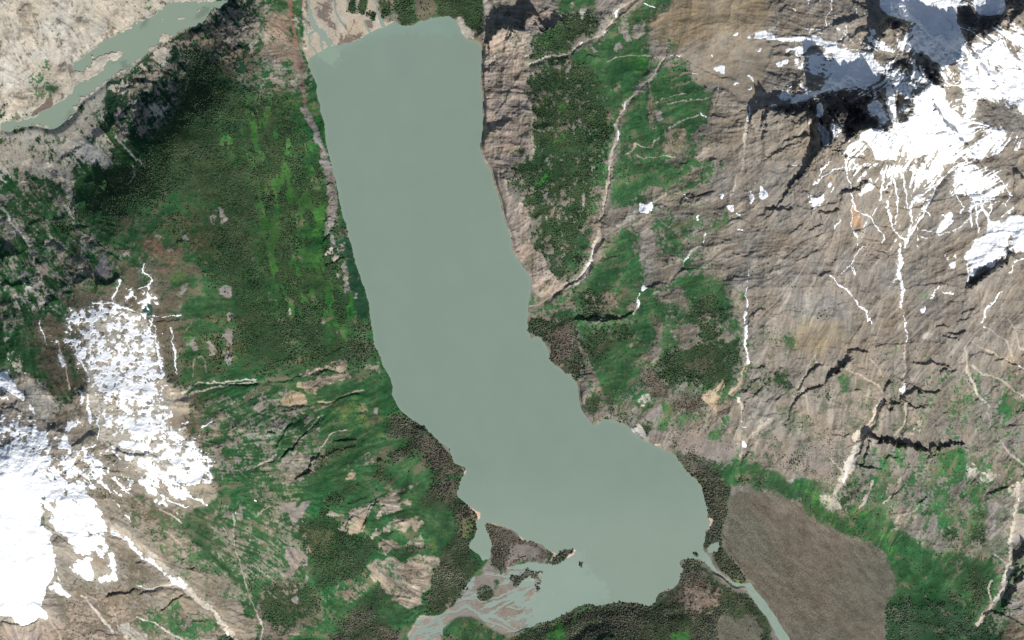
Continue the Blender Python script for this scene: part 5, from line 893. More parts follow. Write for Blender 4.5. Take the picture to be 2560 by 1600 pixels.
# snow.  B: ground of the big fields (joined into one snowfield each side).  T: a snow patch that stands alone, with its label.
SNOW = """
B 30 f=3,a=.5 : 1040,0 1780,0 1790,200 1830,320 1860,400 1870,470 1840,560 1740,600 1660,660 1620,610 1500,520 1420,500 1370,460 1400,330 1440,240 1330,200 1200,160 1110,120 1060,60
B 30 f=3,a=.4 : 1870,-10 2240,-10 2240,60 2200,130 2100,150 2010,140 1950,90
B 30 f=12,a=2.2 : 1900,470 2000,330 2160,260 2300,250 2419,380 2419,560 2330,700 2320,850 2340,1000 2230,1010 2160,850 2170,560 2080,850 2000,950 1990,1050 1930,1180 1850,1150 1800,1040 1800,950 1800,800 1790,600
B 30 f=6,a=1.7 : 1810,620 1900,480 2000,440 2150,500 2150,700 2080,850 1990,950 1960,1060 1880,1000 1800,960
B 30 f=6,a=1.8 : 2300,560 2419,600 2419,900 2340,1000 2230,1010 2180,850 2180,700
B 30 f=4,a=.4 : 1120,810 1170,800 1210,1000 1230,1170 1300,1140 1370,1070 1360,900 1430,870 1540,780 1650,830 1680,880 1660,920 1740,1040 1800,1060 1860,1190 1950,1200 1930,1320 1700,1370 1500,1460 1370,1480 1300,1300 1230,1420 1120,1512 1010,1512 960,1360 850,1280 1000,1200 1100,1250 1200,1240 1150,1150 1100,1000
B 30 f=6,a=1.6 : 940,1000 1000,880 1060,960 1150,1200 1080,1220
B 30 f=12,a=2.0 : 1000,1512 1120,1400 1300,1300 1500,1400 1900,1330 1960,1200 2250,1190 2250,1400 2150,1460 2080,1530 1000,1530
B 30 f=9,a=2.2 : 700,1340 850,1300 960,1380 1000,1512 700,1490
B 30 f=4,a=1 : 0,300 200,350 430,340 560,380 650,420 700,470 800,500 770,560 700,600 560,740 480,740 620,600 640,500 560,400 430,400 330,500 300,530 220,520 330,450 350,400 200,390 100,380 0,340
B 30 f=8,a=2 : 340,640 480,480 640,420 700,500 600,640 460,740 360,700
B 30 f=3,a=1 : 80,510 100,490 220,455 300,430 310,450 190,485
B 30 f=3,a=1 : 50,600 170,560 180,590 100,640
B 30 f=3,a=1.3 : 0,680 60,680 200,690 340,680 350,640 240,640 260,550 290,560 250,620 340,600 380,700
B 30 f=3,a=.9 : 290,770 330,760 390,880 410,890 340,880
B 30 f=6,a=2.2 : 60,850 180,810 290,830 240,900 120,960
B 30 f=4,a=.8 : 480,880 560,740 700,600 800,520 880,490 950,470 1030,570 1100,670 1050,720 1060,760 1000,790 920,850 850,820 720,830 560,850
B 30 f=4,a=.8 : 0,990 150,1000 270,910 420,840 560,830 470,890 300,960 100,1015 0,1015
B 30 f=9,a=2 : 1160,640 1500,690 1540,770 1380,880 1350,1060 1280,1130 1240,1000 1180,800
B 30 f=2.5,a=.8 : 440,990 500,980 510,1080 490,1170 570,1220 570,1390 520,1380 490,1230 470,1060
B 30 f=9,a=2 : 1370,330 1500,230 1800,330 1850,420 1700,600 1400,480
B 30 f=6,a=1.8 : 580,1160 620,1130 690,1300 680,1380 600,1380
B 30 f=9,a=2.2 : 1220,270 1330,290 1340,500 1240,480
B 30 f=2.5,a=1.2 : 920,420 960,250 1000,230 1020,280 950,400 910,440
B 30 f=2.5,a=1.2 : 1000,350 1200,470 1180,490 1080,440 980,420
B 30 f=12,a=2.6 : 2250,1200 2300,1280 2350,1360 2300,1370 2230,1310
B 30 f=14,a=2.8 : 2000,330 2160,260 2300,260 2380,400 2330,560 2200,480 2060,480
B 30 f=14,a=2.8 : 2330,700 2419,640 2419,1000 2300,1080 2250,1050
B 31 f=5,a=1 : 1010,40 1120,0 1080,80 970,110
B 31 f=3,a=.9 : 940,150 990,150 980,240 900,330 860,340 930,260
B 31 f=12,a=2.3 : 1560,0 2120,0 2140,120 2100,300 2010,280 1960,230 1900,180 1860,100 1800,60 1700,40
B 31 f=12,a=2.0 : 1000,0 1700,0 1620,150 1500,250 1420,200 1280,200 1100,200 1020,130
B 31 f=10,a=2.4 : 1700,0 2120,0 2160,250 2130,420 2050,500 1900,430 1830,300 1760,160
B 31 f=9,a=2.2 : 760,30 1000,20 960,110 800,110
B 31 f=3,a=.8 : 2260,440 2300,510 2430,520 2480,800 2330,880 2310,720 2270,710 2240,830 2130,1010 2030,1000 1930,1090 1905,1130 1900,1040 1940,970 1840,950 1860,920 1920,820 1950,770 2050,700 2070,570 2170,560 2190,610 2260,540
B 31 f=3,a=.7 : 1570,130 1640,50 1660,90 1600,150
T 31 f=3,a=1.2 : 1690,510 1750,480 1720,590 1640,680 1650,720 1610,670 # steep white snow patch on brown rock just left of the right-hand glacier
T 31 f=4,a=1.6 : 1640,900 1720,830 1710,910 1680,930 # small round snow patch on the slope under the steep patch left of the right-hand glacier
T 31 f=4,a=1.4 : 1680,980 1740,920 1830,900 1750,940 1730,1010 # bent snow patch touching the lower left tip of the right-hand glacier
T 31 f=2.5,a=.7 : 1425,1440 1440,1420 1450,1400 1495,1355 1470,1470 1440,1475 # slim tapering snow patch alone on grey rock below the right-hand glacier
T 31 f=4,a=1.8 : 370,370 440,300 510,320 490,430 430,450 # frayed snow patch on the dark rock step below the jagged peak
T 31 f=3,a=1.6 : 580,240 640,250 650,335 600,280 # small snow patch in the dark ledge right of the frayed patch
T 31 f=3,a=1 : 1135,1390 1160,1355 1170,1400 # tiny triangular snow patch at the foot of a dark crack
T 31 f=2.5,a=.8 : 1008,1275 1055,1175 1040,1245 # thin sliver of snow above a dark crack on bare grey slope
T 31 f=3,a=1.6 : 690,590 740,610 720,640 690,625 # faint small snow patch left of the rust coloured streak
L 31 14,13 : 1250,820 1240,920 1235,1060 1240,1120
L 31 9,11 : 1240,1120 1265,1250 1260,1380 1275,1420
L 31 12,14 : 1325,740 1280,830
L 31 7,10 : 1780,60 1640,180 1560,300 1470,460 1450,530 1400,620 1350,690 1320,740
L 31 7,9 : 1600,220 1460,310 1375,390 1350,480 1355,600 1330,710
L 31 4,6 : 1125,390 1140,480 1170,600 1210,690 1300,780
L 31 6,4 : 1180,100 1190,200 1220,350 1215,520 1190,600
L 31 5,3 : 1230,50 1270,170 1305,280 1310,420 1345,460
L 31 5,3 : 1180,130 1160,210 1080,290 1050,380
L 31 6,3 : 1120,60 1100,180 1070,290
L 31 6,5 : 1560,50 1450,180 1420,260
L 31 4,3 : 1480,100 1470,160 1440,180
L 31 5,3 : 1720,220 1780,270 1790,350 1840,440 1820,500
L 31 7,5 : 1810,60 1800,200 1780,280
L 31 7,4 : 1930,380 1960,420 1985,560 1975,690
L 31 9,6 : 1980,300 2010,420 2050,520 2090,590
L 31 8,4 : 1910,490 1920,640
L 31 7,4 : 2060,340 2110,450 2080,530
L 31 6,4 : 2140,130 2250,250 2300,310 2260,390 2250,440
L 31 4,4 : 1400,620 1410,700 1440,670 1500,660 1555,680
L 31 4,4 : 1410,720 1500,745 1530,735
L 31 3,1.5 : 1415,700 1420,870
L 31 4,4 : 795,380 850,480 960,540 1040,660 1090,730 1080,785
L 31 3,2.5 : 960,540 1030,460
L 31 4,3 : 740,-10 750,120 790,240 795,380
L 31 2.5,2 : 800,400 800,640 820,680
L 31 8,3 : 820,680 845,760 840,850
L 31 3,4 : 915,820 840,890 790,985
L 31 2,2 : 790,985 700,1080
L 31 3,5 : 740,60 600,95 500,170 420,240
L 31 2.5,2.5 : 480,150 510,80 600,0
L 31 3,2 : 175,70 260,50 320,40
L 31 3,5 : 570,1100 640,1150 750,1240 790,1300
L 31 5,7 : 790,1300 880,1390 920,1430 950,1530
L 31 6,5 : 2030,1530 2060,1400 2130,1320 2200,1240
L 31 6,7 : 2280,1080 2330,970 2440,870
L 31 3,4 : 1610,1190 1530,1310
L 31 4,4 : 1660,1240 1740,1260
L 31 3,2 : 1175,830 1155,910
L 31 3,3 : 1170,1165 1230,1120
L 31 3,3 : 780,1010 825,1090 815,1040 790,1015
L 31 3,3 : 620,660 660,600 680,570
L 31 6,5 : 1870,1000 1890,1060 1900,1140
L 31 2,2 : 1390,590 1410,540 1440,490
L 31 3,2 : 1620,720 1800,640 1860,590
L 31 2,2 : 1780,640 1790,690
L 31 6,3 : 1450,470 1490,480 1530,540
L 32 8,5 : 950,-10 990,30
L 32 7,8 : 1290,-60 1300,80 1310,160 1305,210
L 32 5,9 : 1280,590 1275,640 1250,690
L 32 5,3 : 1085,780 1030,830
L 32 4,4 : 1530,190 1600,160
L 32 5,5 : 2370,440 2430,510
L 32 4,7 : 730,1430 715,1530
L 32 3,2.5 : 2050,60 2150,130
L 33 6,6 : 2360,190 2400,190
T 32 f=2.5 : 1230,660 1290,590 1280,700 1255,700 # short snow plug in the gully just above a pair of black cliffs
L 30 4,4 : 600,-10 590,80 550,180 550,250 510,340
L 30 3,3 : 400,-10 390,60
L 30 3,3 : 455,220 420,270 385,310
L 30 3,3 : 245,80 270,120
L 30 3,4 : 830,80 810,140
L 30 3,3 : 920,90 900,150
L 30 4,3 : 490,-10 500,20
L 30 4,3 : 620,140 640,150
L 30 2.5,2.5 : 740,250 740,310
L 30 3,2.5 : 580,210 590,240
L 20 4,5 : 2225,1000 2245,1070 2225,1150
L 20 3,4 : 1260,40 1350,60
L 20 4,4 : 1000,80 980,160
L 20 5,4 : 650,395 635,440
L 20 4,4 : 890,285 850,325
L 20 3,2 : 1450,535 1520,530 1590,535
L 20 5,5 : 1300,770 1335,730
L 20 5,5 : 1150,900 1175,880
L 20 5,5 : 1050,1010 1070,985
L 20 5,4 : 1003,1245 995,1300 985,1320
L 20 4,4 : 1785,1080 1840,1110
L 20 2,2 : 1700,690 1760,690
T 20 f=2.5,a=.9 : 1860,570 1960,610 2010,600 2030,640 2010,660 2035,705 1960,680 1855,640 1930,635 1950,620 # forked snow patch on smooth brown scree at the head of the long gully
T 20 f=2.5,a=.9 : 2115,625 2180,650 2260,700 2375,795 2340,790 2240,720 2190,680 2120,660 # long diagonal snow streak right of the forked snow patch
T 20 f=2.5,a=.7 : 2090,770 2120,765 2165,775 2165,805 2135,800 2105,812 # small blunt snow patch below the gap between forked patch and diagonal streak
T 20 f=2.5,a=.7 : 2210,365 2265,360 2310,310 2400,290 2480,295 2480,360 2330,370 2260,370 2200,385 # bright snow band curving along the brown scree rim west of the jagged peak
T 20 f=2,a=.7 : 2145,280 2120,330 2070,338 2110,305 # little tapering snow patch beside the west end of the curved snow band
T 20 f=2,a=.7 : 1740,590 1770,590 1800,622 1775,618 # short snow patch left of the forked snow patch
T 20 f=2,a=.6 : 2203,822 2240,825 2255,795 2262,800 2255,835 2230,842 # hook shaped sliver of snow on brown scree below the diagonal streak
T 20 f=2,a=.7 : 2280,460 2380,458 2345,495 2330,475 # flat snow patch on grey scree under the curved snow band
T 20 f=2,a=.7 : 1925,850 1935,818 1985,812 1960,822 1940,850 # snow rim capping the top of a dark brown spur
T 20 f=2,a=.6 : 2293,925 2306,925 2312,982 2300,978 # upright sliver of snow just above the folded black-shadowed rock
T 20 f=2,a=.7 : 2120,890 2170,930 2150,925 # thin snow streak beside the dark brown spur
T 20 f=2,a=.7 : 2280,530 2295,540 2310,568 2285,560 # dot of snow between the flat patch and the diagonal streak
T 20 f=2.5,a=1.2 : 1860,560 1900,530 1930,525 1910,555 # thin snow patch right above the forked snow patch
T 21 f=2.5,a=1 : 1195,430 1210,390 1235,415 1280,405 1320,420 1310,470 1240,480 1200,495 # ragged square snow patch in the head of a side gully among green meadow
L 21 6,7 : 770,840 745,930 735,1000
L 21 4,4 : 735,1000 700,1060 660,1100
T 21 f=2,a=.5 : 1225,1190 1245,1175 1255,1200 1285,1205 1235,1235 1220,1250 # short snow patch at a bend where two cracks meet in the meadow
T 21 f=2,a=.6 : 1180,1310 1195,1300 1192,1400 1172,1400 # narrow snow patch in the gully below the two cracks in the meadow
L 21 3,5 : 1225,1250 1200,1290 1185,1320
L 21 3,4 : 1820,700 1810,770
L 21 3,4 : 1670,910 1640,970 1620,990
T 21 f=2,a=.8 : 1738,490 1762,530 1768,580 1748,540 # thin upright snow patch between green meadow and brown slope
T 21 f=2.5,a=.7 : 1940,290 1990,340 2010,410 2095,410 2095,490 2140,520 2060,475 2015,420 # kinked snow patch reaching down a brown gully, widest in the middle
T 21 f=2.5,a=.9 : 2230,280 2255,275 2275,320 2280,385 2255,430 2225,355 # tall ragged snow patch on the brown step, between the kinked and the broad patch
T 21 f=2.5,a=.9 : 2315,235 2400,270 2430,340 2350,392 2325,380 # broad ragged snow patch on the brown step, biggest of the three side by side
L 21 3,3 : 2120,500 2150,525
L 21 3,3 : 2150,645 2180,660 2200,665
L 21 3,2 : 1630,330 1660,365
L 21 3,3 : 1870,625 1910,620
L 21 3,3 : 1945,510 1970,510
L 21 2,2 : 1920,270 1940,295
L 21 2,5 : 2240,1040 2250,1090 2235,1160
L 21 5,4 : 2230,1200 2215,1330 2205,1380
L 21 7,7 : 2195,1430 2190,1530
L 22 6,8 : 2190,-20 2200,180 2215,330 2228,410
T 22 f=2,a=.6 : 2170,1190 2190,1130 2212,1160 2200,1205 # small snow patch at the junction of two pale gravel gullies
L 22 3,3 : 2190,995 2220,1015
B 02 f=9,a=2.9 : 640,60 900,20 1430,0 1470,150 1510,400 1520,560 1440,560 1500,650 1480,780 1560,860 1620,900 1600,1010 1520,1080 1100,1120 940,1000 940,860 1000,760 900,620 860,480 760,420 720,300 640,220
B 02 f=6,a=2.4 : 900,260 1150,150 1400,180 1500,400 1480,520 1200,560 1000,520 880,400
B 02 f=6,a=2.1 : 940,420 1400,480 1350,620 1480,700 1500,800 1200,820 1000,800 1040,700 960,560
B 02 f=5,a=1.6 : 1000,900 1300,900 1560,900 1600,1000 1500,1080 1300,1120 1150,1080
B 01 f=9,a=2.2 : 640,1400 850,1340 1280,1430 1440,1460 1440,1530 640,1530
B 01 f=8,a=2.4 : 1150,1250 1250,1190 1400,1190 1440,1300 1450,1420 1330,1270
B 01 f=8,a=2.7 : 1260,1280 1330,1270 1340,1330 1270,1330
B 02 f=8,a=2.3 : 1640,950 1790,940 1700,1100 1900,1200 1960,1300 1980,1512 1560,1512 1500,1350 1480,1150
B 02 f=5,a=1.8 : 1480,1150 1650,1250 1700,1380 1680,1480 1580,1420 1500,1300
B 02 f=3,a=.6 : 1110,1130 1260,1130 1260,1190 1180,1210 1120,1190
B 02 f=3,a=.8 : 1270,1130 1400,1160 1400,1210 1350,1240 1280,1210
B 02 f=4,a=1.8 : 980,1180 1150,1240 1290,1270 1450,1340 1620,1420 1780,1420 1990,1480 2000,1530 1560,1530 1350,1400 1250,1310 1100,1280
B 02 f=5,a=1.2 : 600,960 700,930 770,970 740,1020 660,1000 650,1100 670,1250 700,1340 720,1400 660,1400 560,1340 640,1300 640,1200 600,1240 570,1240 510,1190 590,1140 610,1040
L 02 9,7 : 830,710 835,800 840,900 850,970
L 02 8,6 : 780,1200 830,1310 900,1400 960,1500
L 02 5,5 : 760,1230 850,1190 900,1180
L 02 4,4 : 940,900 920,1000 915,1120
L 02 9,8 : 740,680 780,720 760,780
L 02 8,6 : 545,325 605,435
L 02 6,5 : 1420,0 1470,90 1480,200 1510,400 1520,480
L 02 5,4 : 1620,60 1640,220 1650,400 1670,500
L 02 4,4 : 1470,640 1490,720 1510,800
L 02 5,4 : 715,220 720,310 700,330
L 02 6,5 : 750,380 800,470 830,500
L 02 4,3 : 380,0 390,90 420,150 430,230
L 02 4,4 : 460,190 550,190
L 02 4,3 : 1910,1000 2000,970
L 02 4,4 : 1450,640 1500,590
L 02 9,7 : 1060,1240 1130,1310
T 02 f=2,a=.8 : 1760,960 1785,945 1790,980 1765,980 # small square snow patch on the brown plateau edge beside a tan scree apron
B 02 f=4,a=.6 : 0,490 60,500 150,620 220,720 235,775 180,750 60,640 0,590
B 02 f=3,a=.6 : 265,800 300,810 365,910 330,890
B 02 f=7,a=1.5,o=.9 : 0,1140 200,1160 330,1060 420,980 440,1060 420,1250 200,1250 0,1200
B 02 f=14,a=2.6,o=.9 : 0,950 300,930 420,1000 420,1200 200,1130 0,1120
B 02 f=5,a=.5 : 0,1200 200,1190 350,1290 460,1260 490,1350 430,1420 440,1530 0,1530
B 02 f=9,a=2.2 : 500,1360 740,1340 720,1512 440,1512
B 02 f=8,a=2 : 760,1240 900,1280 1000,1440 960,1512 860,1512 790,1350
L 01 6,6 : 850,1345 1050,1355 1200,1390 1280,1430 1420,1460
L 01 5,5 : 1440,1470 1700,1480
L 01 6,4 : 1060,1310 1100,1230 1140,1130
L 01 5,5 : 1350,985 1330,1060 1440,1130 1400,1180 1300,1200
B 03 f=4,a=.5 : 0,-20 470,-20 420,80 380,200 400,320 380,420 500,500 450,560 500,700 515,800 490,930 430,1020 400,1150 370,1290 300,1330 180,1380 100,1290 0,1250
B 03 f=4,a=1.5 : 480,300 560,200 640,120 640,0 800,0 800,80 900,200 950,330 1000,450 1000,560 900,640 780,690 700,640 650,520 540,460 490,380
B 03 f=3,a=1.3 : 690,770 800,690 880,740 880,900 900,960 800,930 710,880
B 03 f=4,a=1.2 : 900,970 1050,860 1000,760 1050,700 1100,780 1100,940
B 03 f=4,a=1.4 : 900,650 980,620 1050,590 1000,680 960,760
B 03 f=3,a=.8 : 450,1010 520,950 570,1010 680,1080 640,1105 560,1060
L 03 9,7 : 400,450 440,520 480,620 515,750 540,900 550,950
B 03 f=5,a=1.3 : 360,1180 420,1200 430,1340 380,1350
B 03 f=6,a=1.8 : 380,0 560,20 600,130 480,290 400,250
L 03 9,12 : 1070,490 1200,570 1300,680 1360,740 1430,780
L 03 12,14 : 1430,780 1560,890 1640,950 1730,1000
B 03 f=2.5,a=.8 : 1390,705 1440,720 1490,790 1400,770
B 03 f=2.5,a=.8 : 1670,950 1690,900 1715,930 1740,985 1690,990
L 03 5,3 : 1310,1000 1380,1030
B 03 f=3,a=1 : 1300,-10 1380,-10 1470,90 1465,140 1400,100
B 03 f=3,a=1 : 1480,-10 1520,60 1520,100 1450,40
B 03 f=4,a=1.3 : 1540,0 1700,60 1790,130 1760,160 1770,230 1600,130
L 03 9,7 : 1780,140 1860,180 1950,240
B 03 f=3,a=1.2 : 1440,170 1500,200 1580,270 1500,250
L 03 5,5 : 1560,180 1680,230 1780,260
L 03 7,5 : 1090,0 1160,80 1220,130
L 03 7,5 : 940,0 1000,60 1050,110
L 03 5,4 : 800,0 880,80
L 03 5,4 : 1060,190 1130,260
L 03 6,5 : 1180,330 1240,390
B 03 f=12,a=2.6 : 1000,0 1300,0 1300,120 1100,100
T 03 f=2,a=.6 : 2215,310 2230,275 2245,290 2240,315 # tiny white snow patch at the top of a thin gully on the green slope
T 13 f=2,a=.6 : -20,190 0,180 12,200 0,220 # tiny snow patch at the point of a brown hollow on the green western slope
L 03 5,3 : 2140,1430 2160,1480
"""
